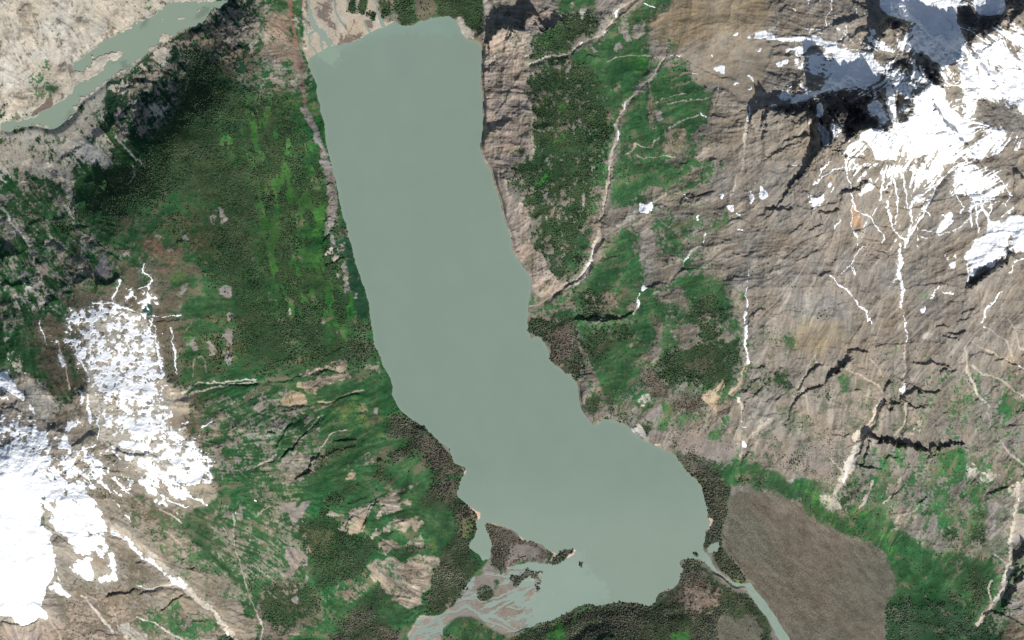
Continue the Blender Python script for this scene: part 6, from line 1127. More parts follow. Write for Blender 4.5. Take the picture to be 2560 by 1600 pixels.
# C: rock steps; the crest is traced with the high side on the right of travel.  height in metres, face width and back slope in map pixels
CLIFFS = """
00 45,4,20 : 2160,160 2250,170 2300,190 2350,240
00 18,3,14 : 1120,890 1180,850 1250,835 1300,790 1460,780
00 22,3,16 : 1040,1170 1130,1130 1210,1070 1240,1030 1340,1015 1480,1060
00 26,3,16 : 860,1330 950,1270 1030,1240 1070,1160
00 22,3,16 : 1800,410 1840,330 1920,290
00 16,3,14 : 2200,485 2280,455
00 14,3,14 : 560,1510 680,1450 780,1380
00 24,3,12 : 1690,700 1720,650 1760,690
00 14,3,14 : 1720,1080 1790,1040 1840,1080 1880,1100
00 14,3,14 : 1450,690 1500,670
00 10,3,14 : 1380,1300 1560,1260 1700,1250
10 150,12,40 : 2150,445 2210,385 2265,310 2330,265 2419,255
20 150,12,40 : -30,255 60,280 120,260 160,150 230,130
20 60,6,20 : 230,110 280,200 330,285 400,240 470,165
10 30,3,20 : 2170,1300 2215,1240 2270,1190 2330,1190 2419,1125
10 10,2,14 : 2270,1150 2290,1050 2350,950 2419,840
10 12,2,14 : 2300,770 2330,660 2380,580 2419,520
10 9,2,14 : 2205,690 2220,610 2265,575
10 10,2,14 : 2230,1450 2250,1410 2350,1400
10 8,2,14 : 2150,560 2200,500 2230,440
20 8,2,14 : 0,830 60,720 110,640
20 8,2,14 : 0,480 60,420 90,330
20 7,2,14 : 0,1100 80,1040 150,990
11 11,2,12 : 650,245 740,238
11 9,2,12 : 660,338 750,292
11 9,2,12 : 700,428 760,412
11 9,2,12 : 680,553 770,543
11 8,2,12 : 640,582 760,577
11 14,2,14 : 620,785 700,705 740,632
11 14,2,14 : 650,1000 750,970 855,915
11 8,2,12 : 650,855 700,840
11 7,2,12 : 2270,80 2300,200 2320,450
20 10,2,12 : 860,320 930,250 1010,170 1140,35
20 8,2,12 : 540,515 620,470 650,440
20 10,2,12 : 1310,770 1400,640 1440,560 1475,480
20 8,2,12 : 960,1430 1010,1310
20 6,2,12 : 1600,560 1800,660 2000,740 2140,760
20 8,2,12 : 1880,1100 2060,1120 2140,1165 2210,1205
20 7,2,12 : 2100,1190 2180,1190
20 60,5,20 : 2240,1170 2280,1090 2340,1040 2419,1020
20 7,2,12 : 1700,1490 1740,1440 1790,1460
20 6,2,12 : 1930,1000 1980,900 2050,890
20 5,2,12 : 1280,300 1330,290
30 170,30,60 : -60,1070 60,1070 160,1090 260,1085 340,1050 440,1055
30 150,18,50 : 440,1060 490,1180 505,1390 570,1410 600,1180 640,1130
30 600,108,100 : 540,1180 640,1120 690,1220 730,1330 820,1305 870,1260 960,1215 1080,1235 1210,1240
30 380,84,90 : 1215,1185 1300,1140 1365,1060 1370,900 1430,875 1540,785 1650,825
30 330,60,80 : 1060,185 1220,290 1340,420 1420,510 1500,530 1620,610 1660,660 1740,600 1860,540
30 230,24,60 : 1810,320 1900,440 1990,320 2080,315 2180,260 2240,170 2270,0
30 16,3,14 : 0,1190 110,1150 150,1230 180,1300 300,1290 400,1240
30 14,3,14 : 190,1100 260,1190 310,1235
30 16,3,14 : 360,1080 420,1150 450,1230
30 30,4,20 : 80,1330 200,1325 300,1290 400,1300
30 12,3,14 : 30,1120 90,1090 160,1120
30 12,3,14 : 230,1420 330,1360 440,1400
30 12,3,14 : 40,1450 160,1420 260,1470
30 40,5,30 : 2270,300 2330,190 2440,60
30 30,4,30 : 620,250 720,220 860,175
30 12,3,30 : 90,150 190,60
30 14,3,30 : 760,400 900,260 1060,190
30 50,6,24 : 330,770 300,800 280,900
31 34,5,24 : -30,480 120,470 250,465
31 36,5,24 : 480,510 560,500 700,490
31 60,9,24 : 680,320 780,330 830,320 900,290 965,190
31 32,6,20 : 640,110 800,110 960,95
31 20,9,16 : 1510,460 1560,360 1700,190
31 40,5,20 : 2310,140 2360,130 2430,200
31 14,3,20 : 260,290 350,310 480,370
31 14,3,20 : 170,80 280,60 370,20
31 10,3,20 : 200,700 270,670 340,615
31 14,3,20 : 380,690 440,650 520,620
31 12,3,20 : 270,970 400,890 480,840
31 12,3,20 : 450,1110 520,1090 590,1050
31 8,3,16 : 1690,1340 1860,1335
31 16,3,16 : 1830,1460 1880,1430 1950,1415
31 9,3,14 : 840,1225 960,1255 1010,1290 1110,1350
31 12,3,14 : 850,685 950,695
31 12,3,14 : 890,745 960,745 1060,780
31 70,6,26 : 1900,1240 1940,1190 1990,1165 2120,1070 2230,970 2320,880
31 9,3,14 : 1780,1280 1900,1250
31 9,3,14 : 600,980 660,940
31 9,3,14 : 930,850 1060,950
32 95,8,40 : 890,1130 960,1090 1000,1130 1040,1170 1080,1140 1180,1165 1280,1190 1380,1215 1450,1230 1520,1250
32 50,5,26 : 1535,1330 1545,1210 1590,1190 1620,1240 1700,1200 1780,1180 1890,1210
32 26,4,24 : 155,1000 180,960 210,890 240,810 290,750 350,700 440,650 530,625
32 56,6,24 : 530,600 620,520 700,470 810,350
32 22,4,20 : 280,680 350,565 400,490 440,460 510,420
32 9,3,14 : 770,280 800,180 900,30
32 28,4,20 : 770,300 850,285 970,320
32 45,5,20 : 1080,800 1150,835 1190,825 1240,770 1285,720
32 30,4,20 : 1280,760 1340,820 1400,850 1480,815
32 40,5,20 : 1300,730 1350,690 1390,660 1430,690 1500,750
32 26,4,20 : 1430,660 1500,680 1560,700 1640,690
32 24,4,20 : 1330,395 1480,425 1560,415 1750,460
32 26,4,20 : 1620,490 1680,470 1725,510 1760,490
32 18,3,16 : 1660,150 1720,165 1830,205
32 16,3,16 : 1690,130 1790,155 1880,120
32 16,3,16 : 1600,70 1660,60 1690,70
32 18,3,16 : 1770,20 1840,0 1920,-20
32 26,4,18 : 820,1360 880,1375 950,1405 1110,1415
32 22,4,18 : 1110,1330 1160,1300 1200,1315 1250,1295
32 16,3,16 : 820,670 860,660 900,680 940,700
32 24,4,16 : 1080,700 1110,640 1160,605
32 14,3,16 : 600,1080 720,1108 780,1090
32 22,4,16 : 820,1320 880,1220 930,1120
32 24,4,16 : 940,1020 1000,950 1050,880 1070,810
32 14,3,16 : 1080,960 1130,910 1190,880
32 15,3,16 : 1300,980 1330,900 1340,860
32 22,4,16 : 2150,385 2230,365 2310,420 2370,440
32 13,3,14 : 1270,1480 1310,1400 1355,1345
32 9,3,14 : 2180,945 2230,860
32 15,3,16 : 2360,885 2390,850 2430,855
32 9,3,14 : 2020,300 2150,340
32 7,3,14 : 1360,1110 1420,1050
32 9,3,14 : 130,830 80,890 0,1010
22 14,3,16 : 2260,460 2340,445 2430,455
22 16,3,16 : 2180,960 2185,830 2200,760 2290,725 2390,610
22 12,3,16 : 2190,700 2260,600 2330,560
22 9,3,14 : 2240,1200 2300,1190
22 16,3,14 : 2190,1310 2230,1260 2260,1270
22 9,3,12 : 1560,1260 1640,1300
22 14,3,14 : 1150,1010 1190,1020
21 24,4,14 : 400,1310 500,1225 600,1165 720,1055 790,1010
21 18,4,14 : 770,910 830,810 875,745
21 12,3,14 : 840,650 850,590 890,620
21 14,3,14 : 860,500 890,400 900,300 930,220 945,60
21 9,3,12 : 800,975 900,940 1000,910
21 7,3,12 : 820,860 900,840
21 16,3,14 : 610,1510 760,1500 940,1515 1060,1495 1130,1470 1180,1425
21 9,3,12 : 1275,1210 1350,1188 1480,1172
21 10,3,12 : 1495,1175 1560,1085 1640,1005
21 6,3,12 : 1590,1052 1700,1035 1880,1032
21 8,3,12 : 1920,1020 2000,990
21 9,3,12 : 1580,40 1640,40 1670,0
21 9,3,12 : 1330,440 1390,430 1480,465
21 9,3,12 : 1550,130 1690,150
21 12,3,12 : 1880,30 1920,0
21 14,3,12 : 2370,500 2419,460
21 10,3,12 : 2180,290 2230,300
21 8,3,12 : 1640,360 1780,350 1940,310
21 8,3,12 : 1480,400 1600,390 1720,420
21 9,3,12 : 2060,620 2100,610
22 24,3,14 : 600,10 760,5 880,25 1010,0
33 22,4,20 : 2050,120 2110,135 2180,95 2280,85
33 110,10,30 : 2240,1230 2310,1130 2350,1000 2430,900
33 75,8,26 : 2320,780 2380,720 2430,640
33 50,6,20 : 2280,980 2350,870 2430,800
33 13,3,16 : 1150,195 1220,110 1310,30
33 12,3,14 : 1420,240 1500,170
33 18,3,18 : 2030,1295 2110,1250 2200,1270
33 12,3,18 : 2200,1260 2300,1320 2430,1410
33 9,3,14 : 1450,370 1510,310 1560,360
33 9,3,14 : 2130,720 2200,770
33 8,3,14 : 640,180 700,60 760,0
33 14,3,16 : 1940,0 2000,60 2060,100
12 10,2,12 : 180,575 280,585 380,545 490,500
12 10,2,12 : 640,470 780,490 800,510
12 10,2,12 : 500,525 600,520 650,470
12 9,2,12 : 0,915 80,860 230,830 400,812
12 9,2,12 : 240,870 380,850 480,820
12 16,2,12 : 180,1230 230,1130 300,1010 360,970
12 20,2,12 : 220,1325 330,1235 400,1135 490,1040
12 30,3,14 : 500,1420 545,1320 610,1260
12 24,3,12 : 370,1510 430,1465 490,1470 540,1430
12 14,3,12 : 720,1145 830,1165 960,1135
12 22,3,12 : 110,1070 150,1080 200,1075
12 8,3,12 : 110,920 160,920
12 12,3,12 : 650,1280 750,1240 960,1200
12 16,3,12 : 1140,1370 1170,1330 1220,1330
12 6,2,12 : 700,790 820,740 1000,705
12 6,2,12 : 960,910 1060,880
12 9,2,12 : 280,1420 340,1330 410,1340
12 7,2,12 : 640,350 760,300 860,265
13 20,3,12 : 980,495 1040,370 1080,280 1170,190
13 14,3,12 : 830,485 880,390 935,325
13 8,3,12 : 1120,365 1220,330 1310,300
13 9,3,12 : 850,235 960,190 1095,160
13 14,3,12 : 1170,280 1215,240
13 8,3,12 : 1210,705 1320,635 1400,640
13 8,3,12 : 1370,560 1440,520
13 7,3,12 : 1230,540 1330,480
13 7,3,12 : 1240,430 1400,400 1540,350
13 8,3,12 : 840,1290 960,1180 1080,1080
13 8,3,12 : 950,70 965,40
01 30,3,16 : 890,1180 960,1190 1060,1160 1130,1095
01 40,4,16 : 920,250 960,200 1000,190
01 40,4,20 : 20,930 100,910 170,880
01 8,3,12 : 1670,772 1800,780
01 9,3,12 : 735,625 830,655
01 18,3,12 : 680,475 700,410 800,385
01 13,3,14 : 500,570 640,555
01 12,3,14 : 270,620 400,570
01 22,3,14 : 430,1410 445,1340 530,1320
01 16,3,14 : 0,1200 150,1185 300,1160
01 20,3,14 : 700,1170 800,1140 880,1120
01 12,3,14 : 800,220 900,200
01 16,3,14 : 880,570 900,480 960,470
01 12,3,14 : 600,1250 700,1260
01 8,3,12 : 910,790 1000,850 1070,910
01 9,3,12 : 930,390 1150,330 1250,330
02 26,4,16 : 1080,1230 1170,1255 1240,1285 1330,1275 1420,1255
02 12,3,14 : 0,845 100,845 200,885
02 16,3,14 : 680,1300 700,1190 830,1100 920,1075
02 12,4,14 : 1420,1260 1500,1330 1590,1450
02 14,3,14 : 440,1060 470,1030 520,980
02 9,2,12 : 1740,670 1850,622
02 11,2,12 : 2110,607 2330,628 2419,615
02 9,2,12 : 1940,1130 2040,1170
02 9,2,12 : 2060,1220 2080,1200 2110,1205
02 9,2,12 : 2190,1040 2250,1015
02 9,2,12 : 1470,15 1700,8
02 10,3,12 : 0,720 60,690
03 20,3,14 : 1010,1105 1130,1085 1230,1075 1300,1015
03 14,3,14 : 1320,1090 1440,1060 1560,1030
03 20,3,14 : 1510,1260 1580,1200 1680,1130 1750,1075
03 9,3,12 : 1300,1270 1420,1260 1540,1220
03 9,3,12 : 1700,810 1780,720
03 10,3,12 : 1790,850 1880,790 1900,710
03 10,3,12 : 1775,880 1890,850
03 9,3,12 : 1770,1285 1830,1205
03 9,3,12 : 1790,1280 1900,1290 1930,1260
03 9,3,12 : 1800,1345 1900,1360 1980,1345
03 10,3,12 : 690,985 740,935
03 12,3,12 : 380,465 440,425 520,490
03 14,3,14 : 540,525 620,585 720,650
03 22,3,14 : 180,1390 290,1365 370,1310
03 22,3,14 : 0,1340 90,1360 180,1390
03 8,3,12 : 2140,1180 2170,1050 2185,960
03 8,3,12 : 1220,720 1300,780 1400,810
03 6,3,12 : 810,1390 840,1395
23 26,6,16 : 480,1450 580,1390 660,1350 740,1310 790,1280
23 18,6,16 : 820,1530 900,1480 960,1490
20 6,2,12 : 700,530 840,560 900,590
"""
# G: gullies, cut V shaped: width in map pixels, depth in metres
GULLIES = """
21 14,22 : 940,-30 930,120 890,280 870,420 850,520 830,650 820,740 770,840 740,940 720,1020 660,1100 590,1160 450,1260 350,1310 240,1370
20 12,16 : 1450,545 1400,600 1350,700 1310,750 1240,790 1180,830 1160,890 1060,1000 1010,1110 990,1190 1000,1250 980,1320 940,1420 920,1530
20 12,14 : 1160,-10 1010,80 990,180 940,230 880,290 800,360 650,400 620,450 530,510 400,525 300,560 190,595
32 18,26 : 1300,-40 1300,80 1305,240 1300,400 1310,480 1280,600 1250,690 1080,780 1030,850 990,960 920,1040 850,1090 840,1150 820,1280 760,1380 710,1530
32 14,20 : 770,280 740,330 640,440 560,540 480,610 350,680 260,750 210,870 160,980
32 12,14 : 440,440 350,560 290,660
32 14,18 : 1870,260 1890,380 1890,480 1930,570 1990,700 2090,830 2180,1120 2300,1280 2419,1440
32 12,14 : 1900,200 2100,300 2300,390 2390,470 2450,560
33 20,20 : 2440,-30 2370,80 2370,180 2340,330 2320,500 2290,650 2280,800 2250,930 2210,1080 2130,1170 2060,1260 2000,1350
31 14,16 : 1780,60 1640,180 1560,300 1470,460 1400,620 1350,690 1250,820 1240,920 1235,1060 1250,1250 1275,1420
31 12,14 : 795,380 850,480 960,540 1040,660 1090,730
31 10,10 : 570,1100 640,1150 750,1240 790,1300 880,1390 920,1430 950,1530
22 12,12 : 2190,-200 2200,180 2228,410 2190,500 2090,680
22 12,12 : 2000,580 1940,680 1910,800 1930,880 2000,980 2080,1080 2150,1200 2140,1400
22 16,18 : 2450,930 2300,1060 2200,1150 2170,1300
03 18,22 : 1070,490 1200,570 1300,680 1360,740 1430,780 1560,890 1640,950 1730,1000 1800,1080 1900,1160 2030,1250 2110,1380 2200,1480 2300,1560
03 12,14 : 1000,1080 1280,1020 1380,1040 1640,1000
03 10,8 : 2110,450 2200,600 2250,700 2290,860 2330,1020 2380,1160 2430,1250
02 14,16 : 1600,760 1780,670 1850,620 2080,600 2300,605 2419,600
12 12,12 : 0,600 180,575 280,580 380,550 480,500 640,460 780,490
12 10,10 : 0,900 230,830 400,810 600,790 720,770 820,720 1010,670
12 10,14 : 0,1380 160,1310 200,1230 300,1010 460,900
12 10,12 : 220,1320 400,1130 480,1040 640,900
01 12,14 : 0,370 60,500 130,620 200,690 260,780 300,850 330,980 400,1090 430,1290 440,1400
01 14,14 : 480,60 580,150 640,300 660,450 730,610 800,700 920,800 1090,910
01 8,8 : 430,720 560,790 660,880 700,960
00 10,8 : 1080,1280 1180,1400 1260,1480 1400,1600
"""
# ------------------------------------------------------------------ water outlines
def full_mask(parts, b=1.2, k=.25):
    p = np.concatenate([pts(t, s) for t, s in parts])
    w = window(p, 14)
    m = np.zeros((NY, NX), np.float32)
    r = raster(p, w)
    j, i = np.mgrid[0:r.shape[0], 0:r.shape[1]]
    r = r[np.clip((j + k * SJ[w]).astype(np.int32), 0, r.shape[0] - 1), np.clip((i + k * SI[w]).astype(np.int32), 0, r.shape[1] - 1)]
    m[w] = blur(r, b)
    return m


lake_poly = np.concatenate([pts(t, s) for t, s in LAKE])
lakeM = full_mask(LAKE)
lakeM = np.maximum(lakeM, full_mask([OUTLET_POND]))
outM = full_mask([OUTLET])
riverM = full_mask([WEST_RIVER], 1.2, 1.0)
for s in ('1200 272 1245 215 1262 222 1228 272', '1438 170 1475 158 1478 180 1450 186', '1285 288 1318 288 1330 298 1296 302', '868 508 900 540 878 565', '1756 188 1782 200 1764 222', '1500 205 1540 190 1560 205 1520 218', '1680 160 1740 140 1745 155 1690 172', '1860 95 1925 40 1940 45 1880 100'):
    riverM *= 1 - full_mask([('00', s)], 1.0, 1.0)
tarnM = full_mask([TARN], 0.8)
islM = np.zeros_like(lakeM)
for it in ISLETS:
    islM = np.maximum(islM, full_mask([it]))
chanM = np.zeros_like(lakeM)
for t, a, b, s in CHANNELS:
    w, m = line_mask(t, s, a, b)
    if m is not None:
        chanM[w] = np.maximum(chanM[w], m)
lakeM *= 1 - islM
# braids and silty shallows of the southern delta
dw, dm = window(pts('13', "1380 900 2850 1512"), 20), None
dpoly = pts('13', "2050 920 2190 860 2290 880 2419 850 2480 830 2700 830 2790 830 2830 900 2720 990 2690 1130 2670 1270 2640 1350 2419 1480 2300 1430 2240 1400 2150 1330 2060 1290 1900 1290 1780 1400 1750 1600 1380 1600 1440 1450 1540 1280 1720 1285 1870 1180 1960 1040")
dm = np.zeros((NY, NX), np.float32)
dm[dw] = blur(raster(dpoly, dw), 3)
braid = unit(fbm(30, 4, 131, sx=3.0, ang=-22, ridged=True, gain=.55))
east_d = ss(1265, 1345, X)
SILT = dm * ss(-.2, 1.5, braid + 1.4 * east_d - .5)
chanM = np.maximum(chanM, dm * ss(1.35, 1.6, braid + .9 * east_d + .15 * NF) * .9)
for t, s in (('23', '0 905 90 880 170 825 190 860 240 870 300 848 270 990 240 1085 215 1000 200 940 100 950 70 980 30 985 -60 940'), ('13', '2090 1060 2150 1000 2240 935 2310 935 2300 985 2250 1080 2200 1120 2110 1145'), ('13', '1760 1420 1800 1360 1880 1300 2060 1285 2150 1360 2230 1420 2419 1490 2419 1600 1800 1600')):
    chanM *= 1 - full_mask([(t, s)])
outM *= 1 - islM
level0 = np.maximum(np.maximum(lakeM, outM), chanM)

# ------------------------------------------------------------------ broad relief from spot heights (picture coordinates, metres)
SPOT = """0 300 62 100 280 62 200 200 62 300 110 62 400 50 62 520 0 62 0 0 330 150 0 240 300 0 120 0 150 170 100 150 110 -90 -90 420 -90 300 62
100 350 130 0 420 220 200 350 200 250 300 230 560 60 270 560 150 440 480 250 540 400 330 640 450 100 110 500 60 120 545 25 105 390 180 130 340 250 190 480 120 200 460 190 310 390 270 340 330 450 730 280 560 850 250 680 980 640 0 330 680 100 210
430 160 210 350 250 260 260 400 400 150 480 470 180 560 600
560 400 470 650 400 320 700 300 290 600 600 470 750 600 190 500 600 680 450 500 650 620 200 420 700 500 230
0 550 390 100 550 510 0 700 620 100 700 760 0 480 270 250 800 1075 300 900 1100 350 1000 1110 170 800 950 400 800 900 500 750 690 450 900 840 600 900 500 520 1000 740
700 950 330 800 850 150 850 950 120 450 1100 950 320 1050 1160 50 1200 1440 50 1100 1450 0 1350 1480 110 1450 1350 200 1250 1330 150 1000 1200 60 950 1100 0 850 950 -90 1200 1500
250 1200 1230 300 1300 1050 380 1350 880 450 1400 720 540 1500 420 200 1450 1050 50 1500 1150 600 1250 560 560 1400 420 700 1200 450 700 1400 280 800 1100 300 900 1150 200
900 1300 150 1000 1350 30 800 1300 290 850 1450 60 1000 1000 70 1000 1150 90 1050 1300 20 700 1050 480 720 1500 150 600 1600 350 300 1600 800
1100 1450 3 1300 1500 45 1400 1512 120 1500 1500 70 1650 1400 20 1600 1500 90 1450 1600 260 1700 1350 12 1750 1500 25 1900 1400 40 2000 1300 55 1800 1200 50 2050 1500 60 1100 1550 10 1200 1340 5 1250 1300 8 1700 1250 15 1800 1330 20 1200 1500 4 1050 1512 6 1250 1440 3
800 20 4 900 0 8 860 60 3 1000 0 20 1080 20 60 1100 -60 120 1170 0 220
1250 150 330 1230 300 290 1200 450 170 1270 60 420 1200 60 250 1300 200 460 1400 300 480 1330 300 510 1470 250 480 1430 500 320 1390 620 150 1300 600 120 1330 450 400 1290 640 70
1550 250 680 1650 200 870 1550 400 590 1650 400 820 1750 300 1080 1800 150 1180 1650 50 980 1450 50 580 1850 50 1280 1950 200 1450 1450 150 520 1450 -90 700
2060 120 1600 2200 180 1650 1900 250 1400 2000 330 1430 2150 60 1500 2250 100 1500 2380 30 1650 2300 200 1680 2250 300 1620 2150 330 1560 2400 300 1750 2500 200 1800 2350 500 1650 2300 650 1430 2100 450 1320 2150 600 1130 2130 750 940 1950 500 1180 1850 600 990
1900 800 710 1750 500 880 1700 650 690 1600 700 440 1500 600 340 1500 750 250 1400 750 110 1350 850 30 1450 900 110 1600 850 370 1700 850 510 1560 1000 90 1700 1000 290 1750 1100 120 1850 950 540 1900 1100 270
2000 1000 470 2000 1150 180 2100 850 740 2150 950 640 2250 900 830 2300 1000 690 2200 1100 440 2100 1150 330 2150 1250 160 2300 1200 340 2400 1000 880 2400 1200 480 2300 1350 150 2400 1350 300 2350 1500 110 2200 1450 75 2419 700 1480 2419 850 1180 2500 900 1250 2500 1300 600 1950 1250 90"""
sp = np.array([float(t) for t in SPOT.split()], dtype=np.float64).reshape(-1, 3)
sp[:, :2] *= 2560 / 2419.0
shore = lake_poly[::3]
sp = np.concatenate([sp, np.column_stack([shore, np.full(len(shore), 4.0)])])
keep = []
for i in range(len(sp)):                                   # no two points on top of each other
    if all((sp[i, 0] - sp[j, 0]) ** 2 + (sp[i, 1] - sp[j, 1]) ** 2 > 15 ** 2 for j in keep):
        keep.append(i)
sp = sp[keep]
q = sp[:, :2]
K = -np.hypot(q[:, None, 0] - q[None, :, 0], q[:, None, 1] - q[None, :, 1])
n = len(sp)
A = np.zeros((n + 1, n + 1))
A[:n, :n] = K - np.eye(n) * 9.0
A[:n, n] = A[n, :n] = 1
sol = np.linalg.solve(A, np.concatenate([sp[:, 2], [0]]))
CS = 10
cgx, cgy = gx[::CS], gy[::CS]
cx_, cy_ = np.meshgrid(cgx, cgy)
cz = np.full(cx_.shape, sol[n])
for k in range(n):
    cz -= sol[k] * np.hypot(cx_ - q[k, 0], cy_ - q[k, 1])
ix = np.clip((np.arange(NX) / CS), 0, len(cgx) - 1.001)
iy = np.clip((np.arange(NY) / CS), 0, len(cgy) - 1.001)
xi, yi = ix.astype(int), iy.astype(int)
fx, fy = (ix - xi)[None, :], (iy - yi)[:, None]
cz = cz.astype(np.float32)
rows = cz[yi] * (1 - fy) + cz[yi + 1] * fy
Z = (rows[:, xi] * (1 - fx) + rows[:, xi + 1] * fx).astype(np.float32)
Z = blur(Z, 18)

# streaks running down the fall line: noise smeared along the slope
big = unit(fbm(300, 5, 21, ridged=True, gain=0.48))
mid = unit(fbm(90, 5, 31, x=WX, y=WY, ridged=True, gain=0.52))
Zs = blur(Z + 22 * big + 6 * mid, 9)
gyv, gxv = np.gradient(Zs, STEP)
gl = np.sqrt(gxv ** 2 + gyv ** 2) + 1e-3
ux, uy = (gxv / gl).astype(np.float32), (gyv / gl).astype(np.float32)
r2 = np.random.default_rng(5)
s1 = box(r2.standard_normal((NY, NX)).astype(np.float32), 1)
s2 = box(box(r2.standard_normal((NY, NX)).astype(np.float32), 4), 3)
jj, ii = np.mgrid[0:NY, 0:NX]
lic1, lic2 = s1.copy(), s2.copy()
for sg in (1, -1):
    px_, py_ = ii.astype(np.float32), jj.astype(np.float32)
    for k in range(13):
        a = np.clip(px_, 0, NX - 1).astype(np.int32)
        b = np.clip(py_, 0, NY - 1).astype(np.int32)
        px_ += sg * 1.7 * ux[b, a]
        py_ += sg * 1.7 * uy[b, a]
        a = np.clip(px_, 0, NX - 1).astype(np.int32)
        b = np.clip(py_, 0, NY - 1).astype(np.int32)
        lic1 += s1[b, a]
        lic2 += s2[b, a]
lic1 /= lic1.std()
lic2 /= lic2.std()
EDGE = unit(.55 * NF + .55 * N1 + .42 * lic2 + .32 * lic1 + .35 * N4)

# ------------------------------------------------------------------ land cover
#        colour as it looks in sun   trees  rug  grain  streak
CLS = dict(
    mea=((66, 103, 65), .03, .45, 1.6, .24), dmea=((46, 76, 56), .15, .50, 1.8, .08), bri=((66, 116, 55), .04, .35, 1.4, .22),
    gla=((64, 112, 54), .45, .35, 2.0, .06), dfor=((50, 74, 58), .75, .35, 2.5, .03), oli=((88, 90, 64), .60, .40, 1.8, .05),
    bro=((106, 98, 81), .08, .55, 1.8, .10), yel=((98, 112, 66), .10, .30, 1.4, .10),
    roc=((147, 138, 126), .01, 1.0, 1.5, .20), rtn=((154, 144, 129), 0, 1.0, 1.5, .20), rtb=((142, 132, 118), 0, 1.0, 1.5, .22),
    rbr=((138, 124, 110), .08, .8, 1.8, .18), pal=((188, 181, 166), 0, .55, 1.2, .16), gry=((150, 142, 132), .01, .9, 1.5, .18),
    lil=((147, 139, 133), 0, .6, 1.2, .22), ora=((186, 146, 108), 0, .7, 1.2, .2), sco=((178, 159, 133), 0, .5, 1.0, .18),
    red=((144, 106, 90), .06, .6, 1.5, .14), smo=((160, 148, 130), 0, .25, .7, .12), olv=((148, 134, 112), 0, .6, 1.0, .22),
    pale=((170, 154, 139), 0, 1.15, 2.0, .24), rshade=((88, 84, 82), 0, 1.2, 2.0, .2),  # second class: dark rock, its colour lowered to deepen the cliff shadows
    san=((186, 174, 155), 0, .0, .05, .0), snd=((154, 143, 131), 0, .0, .05, .0), wet=((126, 114, 104), 0, .0, .05, .0),
    bea=((212, 184, 168), 0, .0, .1, .0), out=((111, 106, 93), .0, .03, 3.2, .0), gdr=((146, 135, 124), .34, .5, 1.8, .06),
    rst=((134, 116, 105), .12, .8, 1.8, .2),
    sil=((189, 181, 165), 0, .30, 1.2, .14),
    tan=((164, 151, 134), 0, 1.0, 1.6, .34),
    str=((202, 192, 177), 0, .3, .9, .10), sra=((184, 173, 157), 0, .5, 1.0, .12))
CLS['for'] = ((62, 80, 54), .90, .30, 1.6, .03)
CLS['dead'] = ((108, 99, 87), .85, .20, 1.6, .03)
TREECOL = dict(dead=(106, 98, 86), gdr=(116, 108, 96), rbr=(108, 102, 86), out=(104, 100, 88))
T0 = np.array([69, 88, 63], np.float32)

base = CLS['roc']
col = np.empty((NY, NX, 3), np.float32)
col[:] = srgb(base[0])
dens = np.full((NY, NX), base[1], np.float32)
rug = np.full((NY, NX), base[2], np.float32)
grain = np.full((NY, NX), base[3], np.float32)
strk = np.full((NY, NX), base[4], np.float32)
tcol = np.empty((NY, NX, 3), np.float32)
tcol[:] = srgb(T0)


def parse(text):
    for ln in filter(str.strip, text.splitlines()):
        h, _, rest = ln.partition(':')
        rest, _, label = rest.partition('#')
        yield h.split(), rest.strip(), label.strip()


def opts(tok):
    o = dict(f=5.0, a=.8, o=1.0)
    for t in tok:
        for kv in t.split(','):
            if '=' in kv:
                k, v = kv.split('=')
                o[k] = float(v)
    return o


GLW = np.zeros((NY, NX), np.float32)
CRP = unit(.6 * np.roll(NF, 200, 1) + .6 * lic2 + .5 * np.roll(N1, 150, 0) + .4 * N4)
CREEP = 'sil lil tan gry pal roc rbr sco rst'.split()
SOFT = 'for dfor dead mea dmea bri bro oli yel olv gdr smo red ora gla'.split()
CRISP = 'str sra san snd wet bea pale'.split()
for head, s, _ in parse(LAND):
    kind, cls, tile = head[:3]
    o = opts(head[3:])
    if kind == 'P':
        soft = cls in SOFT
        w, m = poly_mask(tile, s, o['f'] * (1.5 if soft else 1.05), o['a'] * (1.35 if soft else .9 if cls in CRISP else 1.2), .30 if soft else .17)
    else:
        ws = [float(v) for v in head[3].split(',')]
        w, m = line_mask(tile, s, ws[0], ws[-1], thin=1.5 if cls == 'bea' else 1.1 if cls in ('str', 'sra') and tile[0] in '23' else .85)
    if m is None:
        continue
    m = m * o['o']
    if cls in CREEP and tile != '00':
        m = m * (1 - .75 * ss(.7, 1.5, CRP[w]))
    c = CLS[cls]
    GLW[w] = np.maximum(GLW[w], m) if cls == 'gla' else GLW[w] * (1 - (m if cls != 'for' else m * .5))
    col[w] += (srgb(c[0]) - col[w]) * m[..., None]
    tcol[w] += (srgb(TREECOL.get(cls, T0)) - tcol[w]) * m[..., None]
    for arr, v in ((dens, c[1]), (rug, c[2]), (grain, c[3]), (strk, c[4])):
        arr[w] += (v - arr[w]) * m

silt = (.75 * SILT)[..., None]
col += (srgb((150, 158, 145)) - col) * silt

# ------------------------------------------------------------------ relief detail
rugs = blur(rug, 6)
fine = unit(fbm(15, 3, 35, x=WX, y=WY, ridged=True, gain=.55))
Z += rugs * (30 * big + 11 * mid + 3 * NM + 1.2 * N1) + rugs ** 2 * 1.7 * fine
